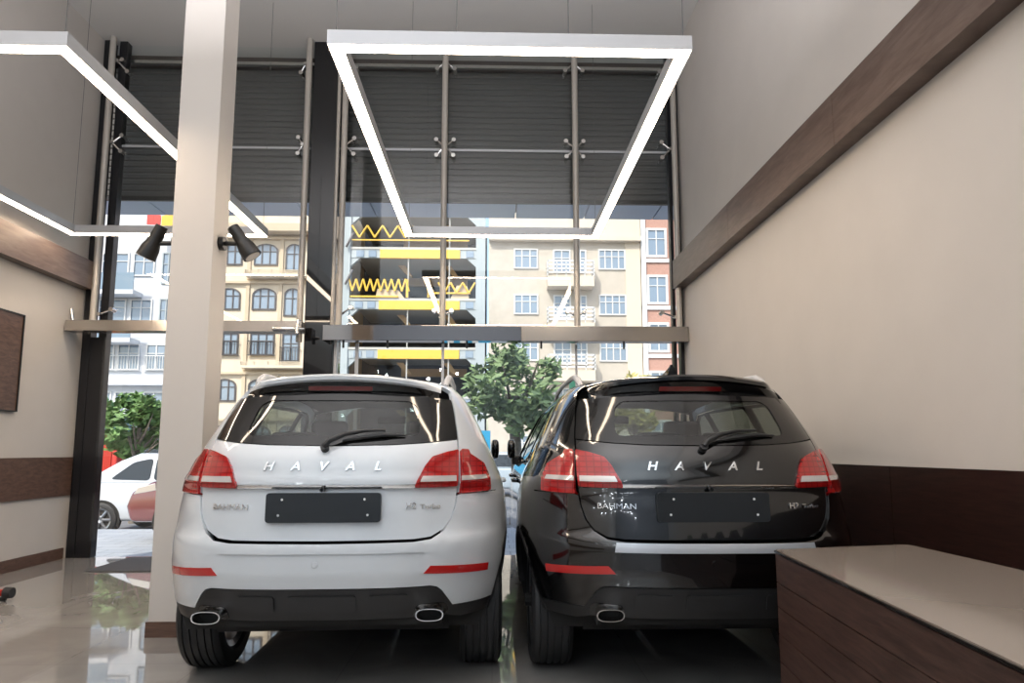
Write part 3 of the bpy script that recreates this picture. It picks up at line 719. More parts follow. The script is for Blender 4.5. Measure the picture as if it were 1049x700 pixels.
# roller shutters outside, and the panelled soffit beyond
def shutter(x0, x1, zb, zt, name, label):
    root = empty(name, ((x0+x1)/2, 8.26, zb)); tag(root, label, 'roller shutter', 'roller shutters')
    w = (x1-x0)/2; m = MB(); pitch = .077; n = int((zt-zb)/pitch); prof = []
    for i in range(n):
        z = i*pitch; prof += [(0.0, z), (-.010, z+.012), (-.012, z+.055), (0.0, z+.070)]
    vs = []
    for y, z in prof: vs += [(-w, y, z), (w, y, z)]
    m.add(vs, [(2*i, 2*i+1, 2*i+3, 2*i+2) for i in range(len(prof)-1)])
    m.build('slats', M['shutter'], root, fix=False)
    MB().box((-w, -.02, -.05), (w, .02, .0)).build('bottom_rail', M['blackmetal'], root)
    MB().box((-w, -.10, zt-zb-.06), (w, .25, zt-zb+.2)).build('shutter_box', M['shutter_box'], root)
    return root
shutter(-4.95, -2.17, 4.29, 6.05, 'roller_shutter', 'dark grey roller shutter behind the glass left of the black pillar')
shutter(-1.84, 2.40, 4.30, 6.05, 'roller_shutter', 'dark grey roller shutter behind the glass right of the black pillar')
m = MB(); 
for i in range(9):
    x0 = -5.4+i*.95; m.box((x0+.008, 8.34, 4.36), (x0+.942, 9.12, 4.42))
m.build('ceiling_outside', M['soffit'], kind='structure')
struct('wall_front', MB().box((-5.6, 8.34, 4.44), (3.4, 9.12, 6.6)), M['shutter_box'])
# ------------------------------------------------------------------ ceiling-hung light frames
def light_frame(loc, label):
    root = empty('pendant_light', loc); tag(root, label, 'ceiling light', 'rectangular pendant lights')
    W, L, t, h = 2.06, 3.46, .085, .085
    m = MB()
    m.box((0,0,0),(W,t,h)).box((0,L-t,0),(W,L,h)).box((0,t,0),(t,L-t,h)).box((W-t,t,0),(W,L-t,h))
    m.build('housing', M['alu'], root)
    e = .006; m = MB()
    for lo, hi in (((e,e),(W-e,t-e)),((e,L-t+e),(W-e,L-e)),((e,t-e),(t-e,L-t+e)),((W-t+e,t-e),(W-e,L-t+e))):
        m.box((lo[0],lo[1],-.003),(hi[0],hi[1],.002))
    m.build('led_diffuser', M['led'], root)
    for x, y in ((.04,.04),(W-.04,.04),(.04,L-.04),(W-.04,L-.04),(W*.35,.04),(W*.66,.04)):
        MB().tube([(x,y,h),(x,y,ZC-loc[2])], .0022, 6).build('suspension_wire', M['wire'], root)
    return root
light_frame((-.935, 3.60, 3.43), 'lit white rectangular pendant light frame hanging above the gap between both cars')
light_frame((-4.46, 3.66, 3.43), 'lit white rectangular pendant light frame hanging behind the square column at left')
# ------------------------------------------------------------------ spot lamps on the column
def spot(base, d, head, aim, label):
    root = empty('spot_lamp', base); tag(root, label, 'spotlight', 'black spotlights on the square column')
    b = Vector((d, 0, 0))
    m = MB().tube([(0,0,0), (d*.035,0,0)], .048, 20); m.build('wall_plate', M['blackmetal'], root, smooth=40)
    h = Vector(head); a = Vector(aim).normalized()
    MB().tube([(d*.02,0,0), (h.x*.85, h.y, h.z-.01)], .016, 10).build('arm', M['blackmetal'], root, smooth=40)
    p = [h-a*.125, h-a*.02, h+a*.005, h+a*.045, h+a*.12]
    MB().tube(p, [.040,.044,.048,.060,.066], 24).build('lamp_head', M['blackmetal'], root, smooth=40)
    q = h+a*.1215
    MB().tube([q, q+a*.002], .052, 24).build('lamp_lens', M['lens'], root, smooth=40)
    return root
spot((-1.90, 4.665, 2.60), 1, (.165, -.02, .005), (.55, .05, -.80), 'black spotlight on the right side of the square column, aimed down')
spot((-2.18, 4.665, 2.60), -1, (-.165, -.02, .0), (-.40, .05, -.82), 'black spotlight on the left side of the square column, aimed down')
# ------------------------------------------------------------------ loose things in the room
t = empty('wall_panel', (XL, 5.9, 1.56)); tag(t, 'dark brown rectangular panel hung on the left wall above the dado', 'wall panel')
MB().box((.0,-.75,0),(.03,.92,.94)).build('panel_board', M['brown'], t); 
MB().box((.0,.92,-.01),(.04,.935,.95)).box((.0,-.75,-.012),(.04,.935,0)).box((.0,-.75,.94),(.04,.935,.952)).build('panel_frame', M['blackmetal'], t)
t = MB().box((0,0,0),(1.65,.88,.012)).build('doormat', M['mat'], bevel=.004); t.location = (-3.97, 6.93, 0); tag(t, 'grey doormat on the tiles just inside the glass door', 'doormat')
# red bar with black end at the left edge
t = empty('red_trolley_bar', (-3.80, 5.63, 0)); tag(t, 'red bar with a black end cap near the floor, left edge', 'trolley')
MB().box((-.9,-.03,.045),(.0,.03,.095)).build('bar', M['redpaint'], t, bevel=.008)
MB().tube([(-.012,0,.066),(.046,0,.066)], [.044,.040], 20).build('end_cap', M['rubber'], t, smooth=40)
for xc in (-.02, -.8): MB().tube([(xc,-.012,.022),(xc,.012,.022)], .022, 16).build('caster', M['rubber'], t, smooth=40)
# counter
cx = empty('display_counter', (1.2, 2.94, 0)); tag(cx, 'dark wood plank display counter with brown glass top, front right', 'counter')
A, B, C_, D = Vector((0,0)), Vector((.66,.145)), Vector((.66,-2.9)), Vector((-.31,-2.9))
H_ = .750
zs_ = [.02,.105,.215,.325,.435,.545,.635,H_-.012] if False else [.0,.085,.19,.30,.41,.52,.62,H_-.010]
m = MB(); g = .0025
for z0, z1 in zip(zs_[:-1], zs_[1:]):
    m.prism([tuple(A), tuple(D), tuple(C_), tuple(B)], 'z', z0+g, z1-g)
m.build('plank_side', M['wenge_x'], cx)
ins = [(A.x+.006, A.y-.006),(D.x+.006, D.y+.006),(C_.x-.006, C_.y+.006),(B.x-.006, B.y-.007)]
MB().prism(ins, 'z', .01, H_-.006).build('carcass', M['blackmetal'], cx)
oh = [(A.x-.004, A.y+.004),(D.x-.004, D.y-.004),(C_.x+.004, C_.y-.004),(B.x+.004, B.y+.005)]
MB().prism(oh, 'z', H_-.008, H_+.0).build('top_edge', M['glassedge'], cx)
tp = MB().prism([(A.x+.002, A.y),(D.x+.002, D.y),(C_.x, C_.y),(B.x, B.y)], 'z', H_, H_+.004).build('glass_top', M['countertop'], cx)
# ------------------------------------------------------------------ the street
YS = 44.
X_ = {}
X_['pave'] = None
def paving(name, c1, c2, w):
    m, nt, b = _mat(name); tc = nt.nodes.new('ShaderNodeTexCoord'); br = nt.nodes.new('ShaderNodeTexBrick'); br.offset = .5
    br.inputs['Scale'].default_value = 1; br.inputs['Brick Width'].default_value = w; br.inputs['Row Height'].default_value = w*.6; br.inputs['Mortar Size'].default_value = .008
    br.inputs['Color1'].default_value = (*c1, 1); br.inputs['Color2'].default_value = (*c2, 1); br.inputs['Mortar'].default_value = (*[x*.6 for x in c1], 1)
    nt.links.new(tc.outputs['Object'], br.inputs['Vector']); nt.links.new(br.outputs['Color'], b.inputs['Base Color']); b.inputs['Roughness'].default_value = .6
    return m
M['paving'] = paving('street_paving', (.40,.43,.47), (.47,.49,.52), .45)
M['asphalt'] = pmat('asphalt', (.20,.205,.215), .8, noise=.2, nscale=6)
M['white_wall'] = pmat('white_stone_facade', (.62,.645,.69), .8, noise=.05, nscale=1.2, stretch=(1,1,3))
M['beige_wall'] = pmat('cream_stone_facade', (.66,.57,.45), .8, noise=.06, nscale=1.5)
M['beige_trim'] = pmat('cream_stone_trim', (.54,.44,.32), .8)
M['grey_wall'] = pmat('grey_beige_facade', (.50,.455,.395), .8, noise=.06, nscale=1.5)
M['grey_trim'] = pmat('pale_beige_facade', (.64,.56,.46), .8)
M['brick_wall'] = pmat('pink_brick_facade', (.46,.27,.22), .85, noise=.08, nscale=8)
M['win_white'] = pmat('white_window_frame', (.66,.67,.68), .4)
M['win_dark'] = pmat('dark_window_frame', (.06,.055,.06), .4)
M['win_glass'] = pmat('far_window_glass', (.20,.27,.36), .08, spec=.9)
M['blue_glass'] = pmat('blue_balcony_glass', (.17,.25,.33), .15, spec=.7)
M['yellow'] = pmat('yellow_steel', (.74,.46,.05), .5)
M['tan'] = pmat('tan_primed_panel', (.42,.28,.14), .7)
M['bluesteel'] = pmat('blue_grey_steel', (.36,.41,.44), .5, .1)
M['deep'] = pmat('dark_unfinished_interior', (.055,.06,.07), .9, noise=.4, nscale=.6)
M['slab'] = pmat('pale_concrete', (.46,.46,.44), .8)
M['sand'] = pmat('beige_sacks', (.58,.47,.33), .9)
M['leaf'] = pmat('green_leaf', (.14,.25,.08), .55, noise=.5, nscale=2.5)
M['leaf2'] = pmat('light_green_leaf', (.20,.29,.13), .55, noise=.5, nscale=2.5)
M['leafy'] = pmat('yellow_green_leaf', (.42,.38,.13), .6, noise=.35, nscale=2.5)
M['bark'] = pmat('grey_bark', (.20,.17,.14), .9, noise=.3, nscale=14)
M['greenpole'] = pmat('green_pole_paint', (.03,.17,.11), .45)
M['red'] = pmat('red_kiosk_paint', (.62,.05,.04), .45)
M['teal'] = pmat('teal_kiosk_glass', (.09,.28,.34), .2)
M['car_white'] = pmat('street_car_white', (.52,.55,.60), .25, coat=1.)
M['car_burgundy'] = pmat('street_car_burgundy', (.16,.045,.045), .25, coat=1.)
M['car_dark'] = pmat('street_van_dark', (.03,.04,.05), .3, coat=.6)
M['car_pale'] = pmat('street_car_pale_blue', (.38,.45,.52), .25, coat=1.)
M['car_glass'] = pmat('street_car_glass', (.025,.035,.045), .08, spec=.35)
M['blue_cloth'] = pmat('blue_awning_cloth', (.03,.33,.60), .7)
M['white_cloth'] = pmat('white_awning_cloth', (.72,.74,.76), .7)
struct('pavement', MB().box((-16,YW+.03,-.3),(14,11.55,-.10)), M['paving'])
struct('road', MB().box((-60,11.55,-.5),(45,38,-.30)), M['asphalt'])
struct('pavement', MB().box((-60,38,-.5),(45,YS+12,-.16)), M['paving'])

def win(par, x0, x1, z0, z1, y, frame=None, n=3, arch=0., rail=False, t=.09):
    frame = frame or M['win_white']
    x0 -= par.location.x; x1 -= par.location.x; y -= par.location.y
    m = MB()
    if arch:
        k = 10; xc = (x0+x1)/2; hw = (x1-x0)/2
        out = [(x0,z0),(x1,z0),(x1,z1-arch)]+[(xc+hw*math.cos(PI*i/k), z1-arch+arch*math.sin(PI*i/k)) for i in range(1,k)]+[(x0,z1-arch)]
    else: out = [(x0,z0),(x1,z0),(x1,z1),(x0,z1)]
    xc = sum(p[0] for p in out)/len(out); zc = (z0+z1)/2
    inn = [(xc+(p[0]-xc)*(1-2*t/(x1-x0)), zc+(p[1]-zc)*(1-2*t/(z1-z0))) for p in out]
    k = len(out); vs = [(p[0], y-.10, p[1]) for p in out]+[(p[0], y-.10, p[1]) for p in inn]+[(p[0], y+.02, p[1]) for p in out]
    m.add(vs, [(i, (i+1) % k, k+(i+1) % k, k+i) for i in range(k)]+[(i, 2*k+i, 2*k+(i+1) % k, (i+1) % k) for i in range(k)])
    for i in range(1, n):
        x = x0+(x1-x0)*i/n; m.box((x-.035, y-.09, z0+t),(x+.035, y-.03, z1-t))
    m.box((x0+t, y-.08, z0+(z1-z0)*.62),(x1-t, y-.04, z0+(z1-z0)*.62+.05))
    w = m.build('window', frame, par, fix=False)
    MB().add([(p[0], y-.03, p[1]) for p in out], [tuple(range(k))]).build('pane', M['win_glass'], w, fix=False)
    if rail:
        m = MB()
        nb = max(3, int((x1-x0)/.16))
        for i in range(nb+1):
            x = x0+(x1-x0)*i/nb; m.box((x-.015, y-.22, z0),(x+.015, y-.19, z0+.9))
        m.box((x0-.1, y-.23, z0+.88),(x1+.1, y-.18, z0+.94)).box((x0-.1, y-.23, z0-.02),(x1+.1, y-.1, z0+.03))
        m.build('window_guard', M['win_dark'] if frame is not M['win_white'] else M['win_white'], w)
    return w
def balcony(par, x0, x1, z0, z1, y, mat, d=1.1, rails=False, slab=None):
    x0 -= par.location.x; x1 -= par.location.x; y -= par.location.y
    if rails:
        m = MB(); h = z1-z0; s = MB().box((x0, y-d, z0),(x1, y, z0+h*.40))
        o = s.build('balcony', slab or mat, par)
        for i in range(4): m.box((x0, y-d, z0+h*(.50+.15*i)),(x1, y-d+.05, z0+h*(.56+.15*i))).box((x0, y-d, z0+h*(.50+.15*i)),(x0+.05, y, z0+h*(.56+.15*i))).box((x1-.05, y-d, z0+h*(.50+.15*i)),(x1, y, z0+h*(.56+.15*i)))
        for i in range(6): x = x0+(x1-x0)*i/5; m.box((x-.03, y-d, z0+h*.4),(x+.03, y-d+.06, z1))
        m.build('railing', mat, o)
    else:
        o = MB().box((x0, y-d, z0-.28),(x1, y, z0)).build('balcony', slab or mat, par)
        MB().box((x0, y-d, z0),(x1, y-d+.06, z1)).build('railing', mat, o)
    return o
def building(name, x0, x1, h, mat, label, d=10):
    root = empty('building', (x0, YS, 0)); tag(root, label, 'building', 'buildings across the street')
    root.name = name
    MB().box((0, 0, -.1),(x1-x0, d, h)).build('facade', mat, root)
    return root
FL = 3.07
# white block with glazed balconies, far left
b = building('apartment_building', -34., -18.75, 18., M['white_wall'], 'white stone apartment block with blue glass balconies, left of the square column')
for k in range(5):
    z = 12.62-FL*k
    if k < 2:
        for x0, x1 in ((-30.5,-28.8),(-28.5,-27.2),(-25.4,-23.65),(-23.4,-22.0)): win(b, x0, x1, z-.2, z+1.35, YS, n=2)
        balcony(b, -26.2, -22.7, z-1.35, z-.25, YS, M['blue_glass'], 1.2, slab=M['white_wall'])
        win(b, -21.55, -20.7, z-.7, z+1.4, YS, n=2, frame=M['bluesteel'])
        win(b, -20.3, -19.2, z-.2, z+1.4, YS, n=2)
    else:
        for x0, x1 in ((-30.5,-28.8),(-28.5,-27.2),(-25.8,-24.2),(-24.0,-22.6),(-22.2,-20.9),(-20.6,-19.3)): win(b, x0, x1, z-.2, z+1.5, YS, n=2, rail=True)
        MB().box((.2, -.6, z-1.2),(15.2, 0, z-1.0)).build('ledge', M['white_wall'], b)
MB().box((10.6,-.5,.2),(15.1,-.42,2.9)).build('shop_window', M['win_glass'], b)
# cream block with arched windows
b = building('apartment_building', -18.70, -11.5, 18.5, M['beige_wall'], 'cream apartment block with arched windows, seen right of the square column')
for k in range(5):
    z = 14.65-2.95*k-.02*k
    ar = .45 if k < 2 or k > 2 else .0
    for x0, x1 in ((-17.85,-16.4),(-15.65,-14.1)): win(b, x0, x1, z-1.45, z, YS, frame=M['win_dark'], n=3, arch=ar, rail=(k == 2))
    win(b, -13.6, -12.5, z-1.85, z, YS, frame=M['win_dark'], n=2, arch=ar, rail=(k == 2))
    if k in (0, 2): balcony(b, -15.9, -11.6, z-2.35, z-1.95, YS, M['beige_wall'], .9, rails=True, slab=M['beige_wall'])
    MB().box((0,-.25,z+.28),(7.2,0,z+.42)).build('ledge', M['beige_trim'], b)
    for xp in (2.65, 4.75): MB().box((xp,-.12,z-2.4),(xp+.22,0,z+.28)).build('pilaster', M['beige_trim'], b)
MB().box((0,-1.,15.25),(7.2,0,15.75)).build('cornice', M['beige_trim'], b)
# unfinished steel frame
root = empty('steel_frame_building', (-11.4, YS, 0)); tag(root, 'unfinished multi-storey steel frame with yellow beams and yellow zigzag railings', 'building', 'buildings across the street')
def lb(name, lo, hi, mat, par=root): return MB().box((lo[0]+11.4, lo[1], lo[2]), (hi[0]+11.4, hi[1], hi[2])).build(name, mat, par)
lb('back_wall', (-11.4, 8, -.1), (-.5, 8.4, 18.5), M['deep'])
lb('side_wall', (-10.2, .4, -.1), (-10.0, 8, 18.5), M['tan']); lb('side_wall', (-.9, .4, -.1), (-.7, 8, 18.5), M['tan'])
lb('party_wall', (-11.4, 0, -.1), (-10.05, 1, 18.5), M['grey_trim'])
for x in (-10.0, -1.15): lb('column', (x, -.15, -.1), (x+.62, .5, 18.5), M['bluesteel'])
for i, z in enumerate((16.9, 14.05, 10.62, 7.38, 4.2)):
    s = lb('floor_slab', (-9.4, -.1, z+.28), (-1.1, 8, z+.44), M['slab'])
    bm2 = lb('beam', (-7.45, -.12, z-.30), (-2.2, .15, z+.27), M['yellow'])
    lb('beam_end', (-9.4, -.05, z-.28), (-7.46, .15, z+.27), M['bluesteel']); lb('beam_end', (-2.19, -.05, z-.28), (-1.15, .15, z+.27), M['bluesteel'])
    for x in (-9.0, -8.2, -1.8): lb('window_box', (x, -.1, z-.22), (x+.5, -.04, z+.2), M['win_glass'], bm2)
    lb('rear_beam', (-6.6, 5, z-.9), (-1.9, 5.4, z-.35), M['tan'])
    for x in (-6.5, -3.4):
        MB().prism([(x+11.4, z-.35),(x+11.9, z-.35),(x+12.4, z-1.1),(x+12.1, z-1.1)], 'y', 1.5, 2.).build('brace', M['tan'], root)
    for x in (-9.38, -1.15-.6):
        MB().prism([(x+11.4, z-.28),(x+12.0, z-.28),(x+(11.4 if x < -5 else 12.0), z-.85)], 'y', .0, .3).build('bracket', M['bluesteel'], root)
    def zig(x0, x1, zb, zt, n, seg):
        pts = [(x0+11.4+(x1-x0)*k/n, -.2, zb if k % 2 else zt) for k in range(n+1)]
        m = MB()
        for p, q in zip(pts[:-1], pts[1:]): m.tube([p, q], .07, 6)
        return m.build('railing', M['yellow'], root)
    if i == 1: zig(-9.3, -5.3, 15.1, 15.9, 8, 0); lb('railing_bar', (-9.3,-.2,14.9),(-1.6,-.1,14.98), M['yellow'])
    if i == 2:
        zig(-9.4, -5.5, 11.5, 12.3, 17, 0); zig(-3.6, -1.2, 11.4, 12.1, 6, 0)
        lb('railing_bar', (-9.3,-.2,11.1),(-6.2,-.1,11.2), M['yellow']); lb('railing_bar', (-5.7,-.2,11.1),(-5.55,-.1,12.3), M['yellow'])
        lb('railing_bar', (-4.3,-.2,11.1),(-4.2,-.1,12.3), M['yellow']); lb('railing_bar', (-4.3,-.2,11.35),(-1.5,-.1,11.45), M['yellow'])
        MB().prism([(3.7,11.06),(5.6,11.06),(5.2,11.6),(3.8,11.7)], 'y', -.05, 1).build('sack_pile', M['sand'], root)
        MB().prism([(8.6,11.06),(9.8,11.06),(9.7,11.9),(9.0,11.95),(8.8,11.5)], 'y', -.05, 1).build('sack_pile', M['sand'], root)
    for x in (-5.6, -2.9): MB().tube([(x+11.4, .1, z-3.), (x+11.4, .1, z-.3)], .05, 6).build('post', M['slab'], root)
for z in (15.4, 12.9, 9.6): MB().tube([(-9.6+11.4, -.4, z-1.), (-9.2+11.4, -.2, z)], .08, 6).build('strut', M['win_dark'], root)
# grey-beige apartment block
b = building('apartment_building', -.30, 9.75, 17.6, M['grey_wall'], 'grey-beige apartment block with small white railed balconies, between steel frame and brick building')
for k in range(5):
    z = 14.46-FL*k
    win(b, 1.35, 2.95, z-1.35, z, YS, n=3); win(b, 6.95, 8.75, z-1.38, z, YS, n=4)
    win(b, 3.95, 5.1, z-1.6, z-.05, YS, n=2); win(b, 5.35, 6.15, z-1.6, z-.05, YS, n=2)
    balcony(b, 3.5, 6.5, z-2.75, z-1.05, YS, M['win_white'], 1.1, rails=True, slab=M['grey_trim'])
MB().box((5.5,-.06,-.1),(10.05,0,17.6)).build('pale_bay', M['grey_trim'], b) if False else None
MB().box((9.05,-.08,-.1),(10.05,0,17.6)).build('pale_strip', M['grey_trim'], b)
MB().box((.0,-.5,14.95),(10.04,0,15.25)).build('cornice', M['grey_trim'], b)
MB().box((.0,-.3,15.25),(10.04,0,17.6)).build('parapet', M['grey_trim'], b)
# brick building
b = building('brick_building', 9.80, 19., 18., M['brick_wall'], 'pink brick building with white framed windows beside the right wall')
for k in range(5):
    z = 15.95-3.2*k
    for x0 in (10.15, 13.2): win(b, x0, x0+1.4, z-2.0, z, YS, n=2, t=.16)
    MB().box((0,-.12,z-2.35),(9.2,0,z-2.1)).build('ledge', M['white_cloth'], b)
MB().box((0,-.2,-.1),(.3,0,18.)).build('white_edge', M['white_cloth'], b)
# far signs
t = MB().prism([(-.42,-.3),(.42,-.3),(.42,.3),(0,.5),(-.42,.3)], 'y', 0, .1).build('roof_sign', M['red']); t.location = (-21.6, 42.6, 15.75); tag(t, 'small red sign high on the white apartment block', 'sign')
t = MB().prism([(-.45,-.35),(.45,-.35),(.45,.3),(0,.45),(-.45,.3)], 'y', 0, .1).build('roof_sign', M['yellow']); t.location = (-20.65, 42.6, 15.7); tag(t, 'small yellow sign high on the white apartment block', 'sign')

# trees
def tree(x, y, h, r, cz, n, leaf, label, trunk=.12, name='street_tree', size=.12, z0=-.3):
    root = empty(name, (x, y, z0)); tag(root, label, 'tree', 'street trees'); rnd = random.Random(int(x*100)+n)
    m = MB().tube([(0,0,0),(.03,.0,cz*.35),(-.03,.02,cz*.7),(.02,0,cz)], [trunk, trunk*.85, trunk*.75, trunk*.4], 10)
    for k in range(7):
        a = rnd.uniform(0, 2*PI); zb = cz*rnd.uniform(.55, .85)
        m.tube([(0,0,zb),(r*.35*math.cos(a), r*.35*math.sin(a), zb+r*.4),(r*.7*math.cos(a), r*.7*math.sin(a), zb+r*rnd.uniform(.6,1.1))], [trunk*.4, trunk*.25, trunk*.1], 6)
    m.build('trunk', M['bark'], root, smooth=60)
    cl = []
    for k in range(26):
        while True:
            p = Vector((rnd.uniform(-1,1), rnd.uniform(-1,1), rnd.uniform(-1,1)))
            if .25 < p.length < 1: break
        cl.append((Vector((p.x*r, p.y*r, cz+p.z*(h-cz)*.95)), r*rnd.uniform(.22,.38)))
    m = MB()
    for k in range(n):
        c, cr = rnd.choice(cl)
        while True:
            d = Vector((rnd.uniform(-1,1), rnd.uniform(-1,1), rnd.uniform(-1,1)))
            if d.length < 1: break
        p = c+d*cr; a = Vector((rnd.uniform(-1,1), rnd.uniform(-1,1), rnd.uniform(-.8,.4))).normalized(); b_ = a.orthogonal().normalized()
        s = size*rnd.uniform(.6,1.2)
        m.quad(p-a*s, p+b_*s*.45, p+a*s, p-b_*s*.45)
    m.build('foliage', leaf, root, fix=False)
    return root
tree(.48, 14., 3.75, 1.02, 2.65, 2000, M['leaf2'], 'green street tree seen between the two showroom cars', .15)
tree(-7.35, 14.45, 2.95, .62, 1.95, 1500, M['leaf'], 'bushy green street tree beside the red kiosk, left of the column', .09)
tree(4.0, 19., 3.7, .9, 2.7, 1300, M['leafy'], 'pale yellow-green tree outside, above the black car', .10)
t = MB().tube([(0,0,0),(0,0,3.)], .10, 14).tube([(0,0,0),(0,0,.3)], .16, 14).build('street_pole', M['greenpole'], smooth=40); t.location = (1.78, 15., -.3); tag(t, 'green painted street pole standing right of the middle tree', 'pole')
# red kiosk
t = empty('kiosk', (-8.9, 16.2, -.3)); tag(t, 'red kiosk with teal glass on the street, left of the column', 'kiosk')
MB().box((-.42,-.4,0),(.42,.4,1.84)).build('kiosk_body', M['red'], t, bevel=.03)
MB().box((-.38,-.38,1.86),(.38,.38,2.22)).build('kiosk_glass', M['teal'], t)
MB().prism([(-.46,2.22),(.46,2.22),(.4,2.32),(-.4,2.32)], 'y', -.5, .45).build('kiosk_roof', M['car_pale'], t)
MB().box((-.3,-.42,.2),(.3,-.40,1.8)).build('kiosk_door', M['redpaint'], t)
# blue striped awning stall
t = empty('awning_stall', (-.66, 16.5, -.3)); tag(t, 'blue and white striped hanging cloth on a stall across the pavement', 'stall')
m = MB(); m2 = MB()
for i in range(8): (m if i % 2 == 0 or i == 7 else m2).box((-.6+.15*i, 0, 1.25),(-.45+.15*i, .03, 1.95))
m.build('blue_cloth', M['blue_cloth'], t); m2.build('white_cloth', M['white_cloth'], t)
for px in (-.58, .58): MB().tube([(px,.05,0),(px,.05,1.95)], .025, 8).build('stall_post', M['alu'], t)

# parked cars in the street
def street_car(loc, rz, paint, label, L=3.85, hgt=1.43, w=.82, kind='hatch', name='parked_car'):
    root = empty(name, loc, rz); tag(root, label, 'car', 'cars parked in the street')
    # long axis x, tail at x=0
    if kind == 'hatch':
        low = [(.03,.38),(.0,.60),(.06,.86),(.10,.92),(L*.72,.92),(L-.35,.84),(L-.06,.70),(L,.50),(L-.06,.28),(.12,.26)]
        gh = [(.08,.90),(.72,1.30),(1.05,hgt),(L*.50,hgt),(L*.56,hgt-.05),(L*.76,.90)]
        wins = [[(.62,.98),(.98,1.27),(1.30,1.34),(1.30,.96)],[(1.37,.96),(1.37,1.35),(L*.50,1.34),(L*.70,.96)]]
    elif kind == 'van':
        low = [(.0,.38),(.0,.9),(.03,1.0),(L*.85,1.0),(L-.08,.85),(L,.5),(L-.06,.28),(.1,.26)]
        gh = [(.03,.98),(.12,hgt-.05),(.3,hgt),(L*.62,hgt),(L*.86,.98)]
        wins = [[(.3,1.05),(.36,hgt-.12),(1.6,hgt-.12),(1.6,1.05)],[(1.7,1.05),(1.7,hgt-.12),(L*.6,hgt-.12),(L*.78,1.05)]]
    MB().prism(low, 'y', -w, w).build('body', paint, root, bevel=.07, seg=3, smooth=50)
    n = len(gh); k = .80
    m = MB().add([(x, -w*.97, z) if z < 1.02 else (x, -w*k, z) for x, z in gh]+[(x, w*.97, z) if z < 1.02 else (x, w*k, z) for x, z in gh],
                 [tuple(range(n)), tuple(range(2*n-1, n-1, -1))]+[(i, i+n, (i+1) % n+n, (i+1) % n) for i in range(n)])
    cab = m.build('cabin', paint, root, bevel=.05, seg=3, smooth=50)
    zt_ = max(z for _, z in gh); zb_ = min(z for _, z in gh)
    def sy(z): return w*.97+(w*k-w*.97)*(z-zb_)/(zt_-zb_)
    for s in (-1, 1):
        for wn in wins:
            wv = fillet(wn, .07, 4)
            MB().add([(x, s*(sy(z)+.008), z) for x, z in wv]+[(x, s*(sy(z)-.03), z) for x, z in wv], [tuple(range(len(wv)))]+[(i, (i+1) % len(wv), len(wv)+(i+1) % len(wv), len(wv)+i) for i in range(len(wv))]).build('side_window', M['car_glass'], cab)
        MB().prism([(.0,.66),(.30,.72),(.32,.80),(.14,.86),(.03,.84)], 'y', s*(w-.06), s*(w+.006)).build('tail_lamp', M['reflector'], root, bevel=.01)
        MB().prism([(L-.42,.72),(L-.10,.66),(L-.16,.76),(L-.4,.82)], 'y', s*(w-.08), s*(w+.006)).build('headlamp', M['revlamp'], root, bevel=.01)
        for x in (.52, L-.72):
            wh = empty('wheel', (x, s*(w-.015), .29), 0, root)
            MB().lathe([(-s*.16,.20),(-s*.16,.28),(s*.03,.285),(s*.045,.26),(s*.04,.2)], 32, 'y').build('tire', M['rubber'], wh, smooth=40)
            m = MB().lathe([(s*.03,0),(s*.045,.05),(s*.03,.07)], 20, 'y').lathe([(s*.035,.17),(s*.045,.2),(s*.02,.205)], 28, 'y').lathe([(-.005*s,0),(-.005*s,.19)], 24, 'y')
            for q in range(7):
                a = 2*PI*q/7; m.tube([(.05*math.cos(a), s*.032, .05*math.sin(a)),(.185*math.cos(a), s*.03, .185*math.sin(a))], .024, 6)
            m.build('rim', M['alloy'], wh, smooth=40)
            MB().prism([(x+.335*math.cos(t), .29+.335*math.sin(t)) for t in [-.35+(PI+.7)*q/20 for q in range(21)]], 'y', s*(w-.05), s*(w+.004)).build('wheel_arch', M['interior'], root)
    rw = [(.20,.98),(.66,1.26)]
    MB().add([(rw[0][0]-.03,-w*.75,rw[0][1]),(rw[0][0]-.03,w*.75,rw[0][1]),(rw[1][0]-.03,w*.65,rw[1][1]),(rw[1][0]-.03,-w*.65,rw[1][1])], [(0,1,2,3)]).build('rear_window', M['car_glass'], cab) if kind == 'hatch' else None
    MB().box((-.02,-w*.9,.40),(.05,w*.9,.52)).build('rear_bumper', M['plastic'], root, bevel=.02)
    return root
street_car((-7.25, 13.0, -.30), R(-1), M['car_white'], 'white hatchback parked outside the glass door, left of the column')
street_car((-4.55+.0, 9.5, -.06), R(180), M['car_burgundy'], 'burgundy car parked at the kerb, its nose beside the column') if False else None
c = street_car((-1.42, 11.25-.6+.0, -.10), R(180), M['car_burgundy'], 'burgundy hatchback parked nearer than the white hatchback, beside the column', L=3.7, hgt=1.36)
street_car((-9.75, 19.5, -.30), R(0), M['car_dark'], 'dark van parked beyond the white hatchback outside', L=4.3, hgt=2.05, w=.9, kind='van', name='parked_van')
street_car((-1.5, 23., -.30), R(0), M['car_pale'], 'pale blue car seen in the gap between the showroom cars', L=4.1)

# ------------------------------------------------------------------ showroom cars in place
AY = 3.985
def place(ax, ay, phi):
    h = Vector((math.sin(R(phi)), math.cos(R(phi)), 0)); o = Vector((ax, ay, 0))-h*.8
    return o, R(-phi)
o, r = place(-.812, AY+.025, -1.8)
make_suv('white_paint', 'white_paint', o, r, 'white compact suv with black number plate holder, parked beside the square column', False, .018)
o, r = place(1.045, AY+.0, .4)
make_suv('black_paint', 'silver', o, r, 'black compact suv with silver bumper plate, parked beside the right wall', True)

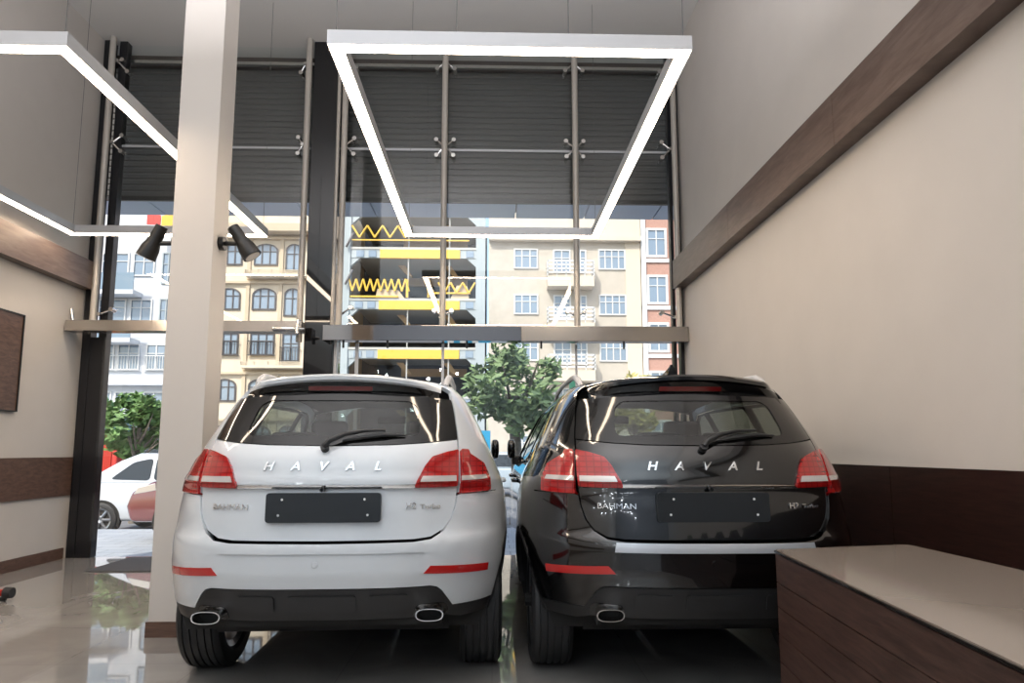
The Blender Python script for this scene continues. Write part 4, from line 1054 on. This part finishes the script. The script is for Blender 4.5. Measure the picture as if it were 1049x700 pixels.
# ------------------------------------------------------------------ light
def light(name, kind, loc, energy, color, rot=(0,0,0), **k):
    d = bpy.data.lights.new(name, kind); d.energy = energy; d.color = color
    for a, v in k.items(): setattr(d, a, v)
    o = bpy.data.objects.new(name, d); col.objects.link(o); o.location = loc; o.rotation_euler = rot
    return o
w = bpy.data.worlds.new('sky'); scene.world = w; w.use_nodes = True
nt = w.node_tree; bg = nt.nodes['Background']
sk = nt.nodes.new('ShaderNodeTexSky'); sk.sky_type = 'NISHITA'; sk.sun_disc = False; sk.sun_elevation = R(48); sk.sun_rotation = R(200); sk.altitude = 0; sk.air_density = 1.2; sk.dust_density = 2.5
nt.links.new(sk.outputs[0], bg.inputs[0]); bg.inputs[1].default_value = .30
light('sun', 'SUN', (0,-10,30), 3.9, (1.,.93,.82), (R(46), 0, R(-28)), angle=R(.6))
light('added_ceiling_fill', 'AREA', (-1.2,1.2,3.9), 430, (.95,.95,1.), (R(180),0,0), shape='RECTANGLE', size=5.0, size_y=4.5)  # added fill, no real fixture: bounces soft light off the ceiling
light('added_ceiling_fill', 'AREA', (-1.2,-4.3,3.9), 440, (.70,.85,1.), (R(180),0,0), shape='RECTANGLE', size=5.5, size_y=5.0)  # second added fill, cooler, aimed up at the ceiling behind the camera
light('added_back_wall_fill', 'AREA', (-1.2,-5.0,2.4), 150, (.60,.77,1.), (R(-90),0,0), shape='RECTANGLE', size=5.5, size_y=3.5)  # added cool fill, no fixture: turns the back wall into a soft source
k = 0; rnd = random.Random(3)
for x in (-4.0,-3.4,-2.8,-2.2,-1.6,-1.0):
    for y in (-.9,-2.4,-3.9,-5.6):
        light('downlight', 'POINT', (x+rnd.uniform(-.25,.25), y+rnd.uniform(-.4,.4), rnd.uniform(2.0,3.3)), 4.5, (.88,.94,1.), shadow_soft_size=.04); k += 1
light('column_spot', 'SPOT', (-1.68,4.67,2.47), 25, (1.,.8,.6), (R(0), R(-34), 0), spot_size=R(80), spot_blend=.6, shadow_soft_size=.04)
light('column_spot', 'SPOT', (-2.40,4.67,2.46), 60, (1.,.8,.6), (R(0), R(28), 0), spot_size=R(80), spot_blend=.6, shadow_soft_size=.04)

# ------------------------------------------------------------------ camera
cd = bpy.data.cameras.new('camera'); cam = bpy.data.objects.new('camera', cd); col.objects.link(cam)
cd.sensor_width = 36; cd.sensor_fit = 'HORIZONTAL'; cd.lens = 700/1049*36; cd.clip_start = .05; cd.clip_end = 300
cd.shift_y = 27/1049
cam.location = (0, 0, 1.17)
cam.rotation_euler = (R(90)+math.atan(85/700), 0, R(-1.6))
scene.camera = cam
scene.view_settings.view_transform = 'Standard'
scene.view_settings.look = 'None'
scene.view_settings.exposure = 0
scene.cycles.max_bounces = 10; scene.cycles.transparent_max_bounces = 24; scene.cycles.glossy_bounces = 6; scene.cycles.diffuse_bounces = 4
scene.cycles.caustics_reflective = False; scene.cycles.caustics_refractive = False
scene.cycles.sample_clamp_indirect = 6
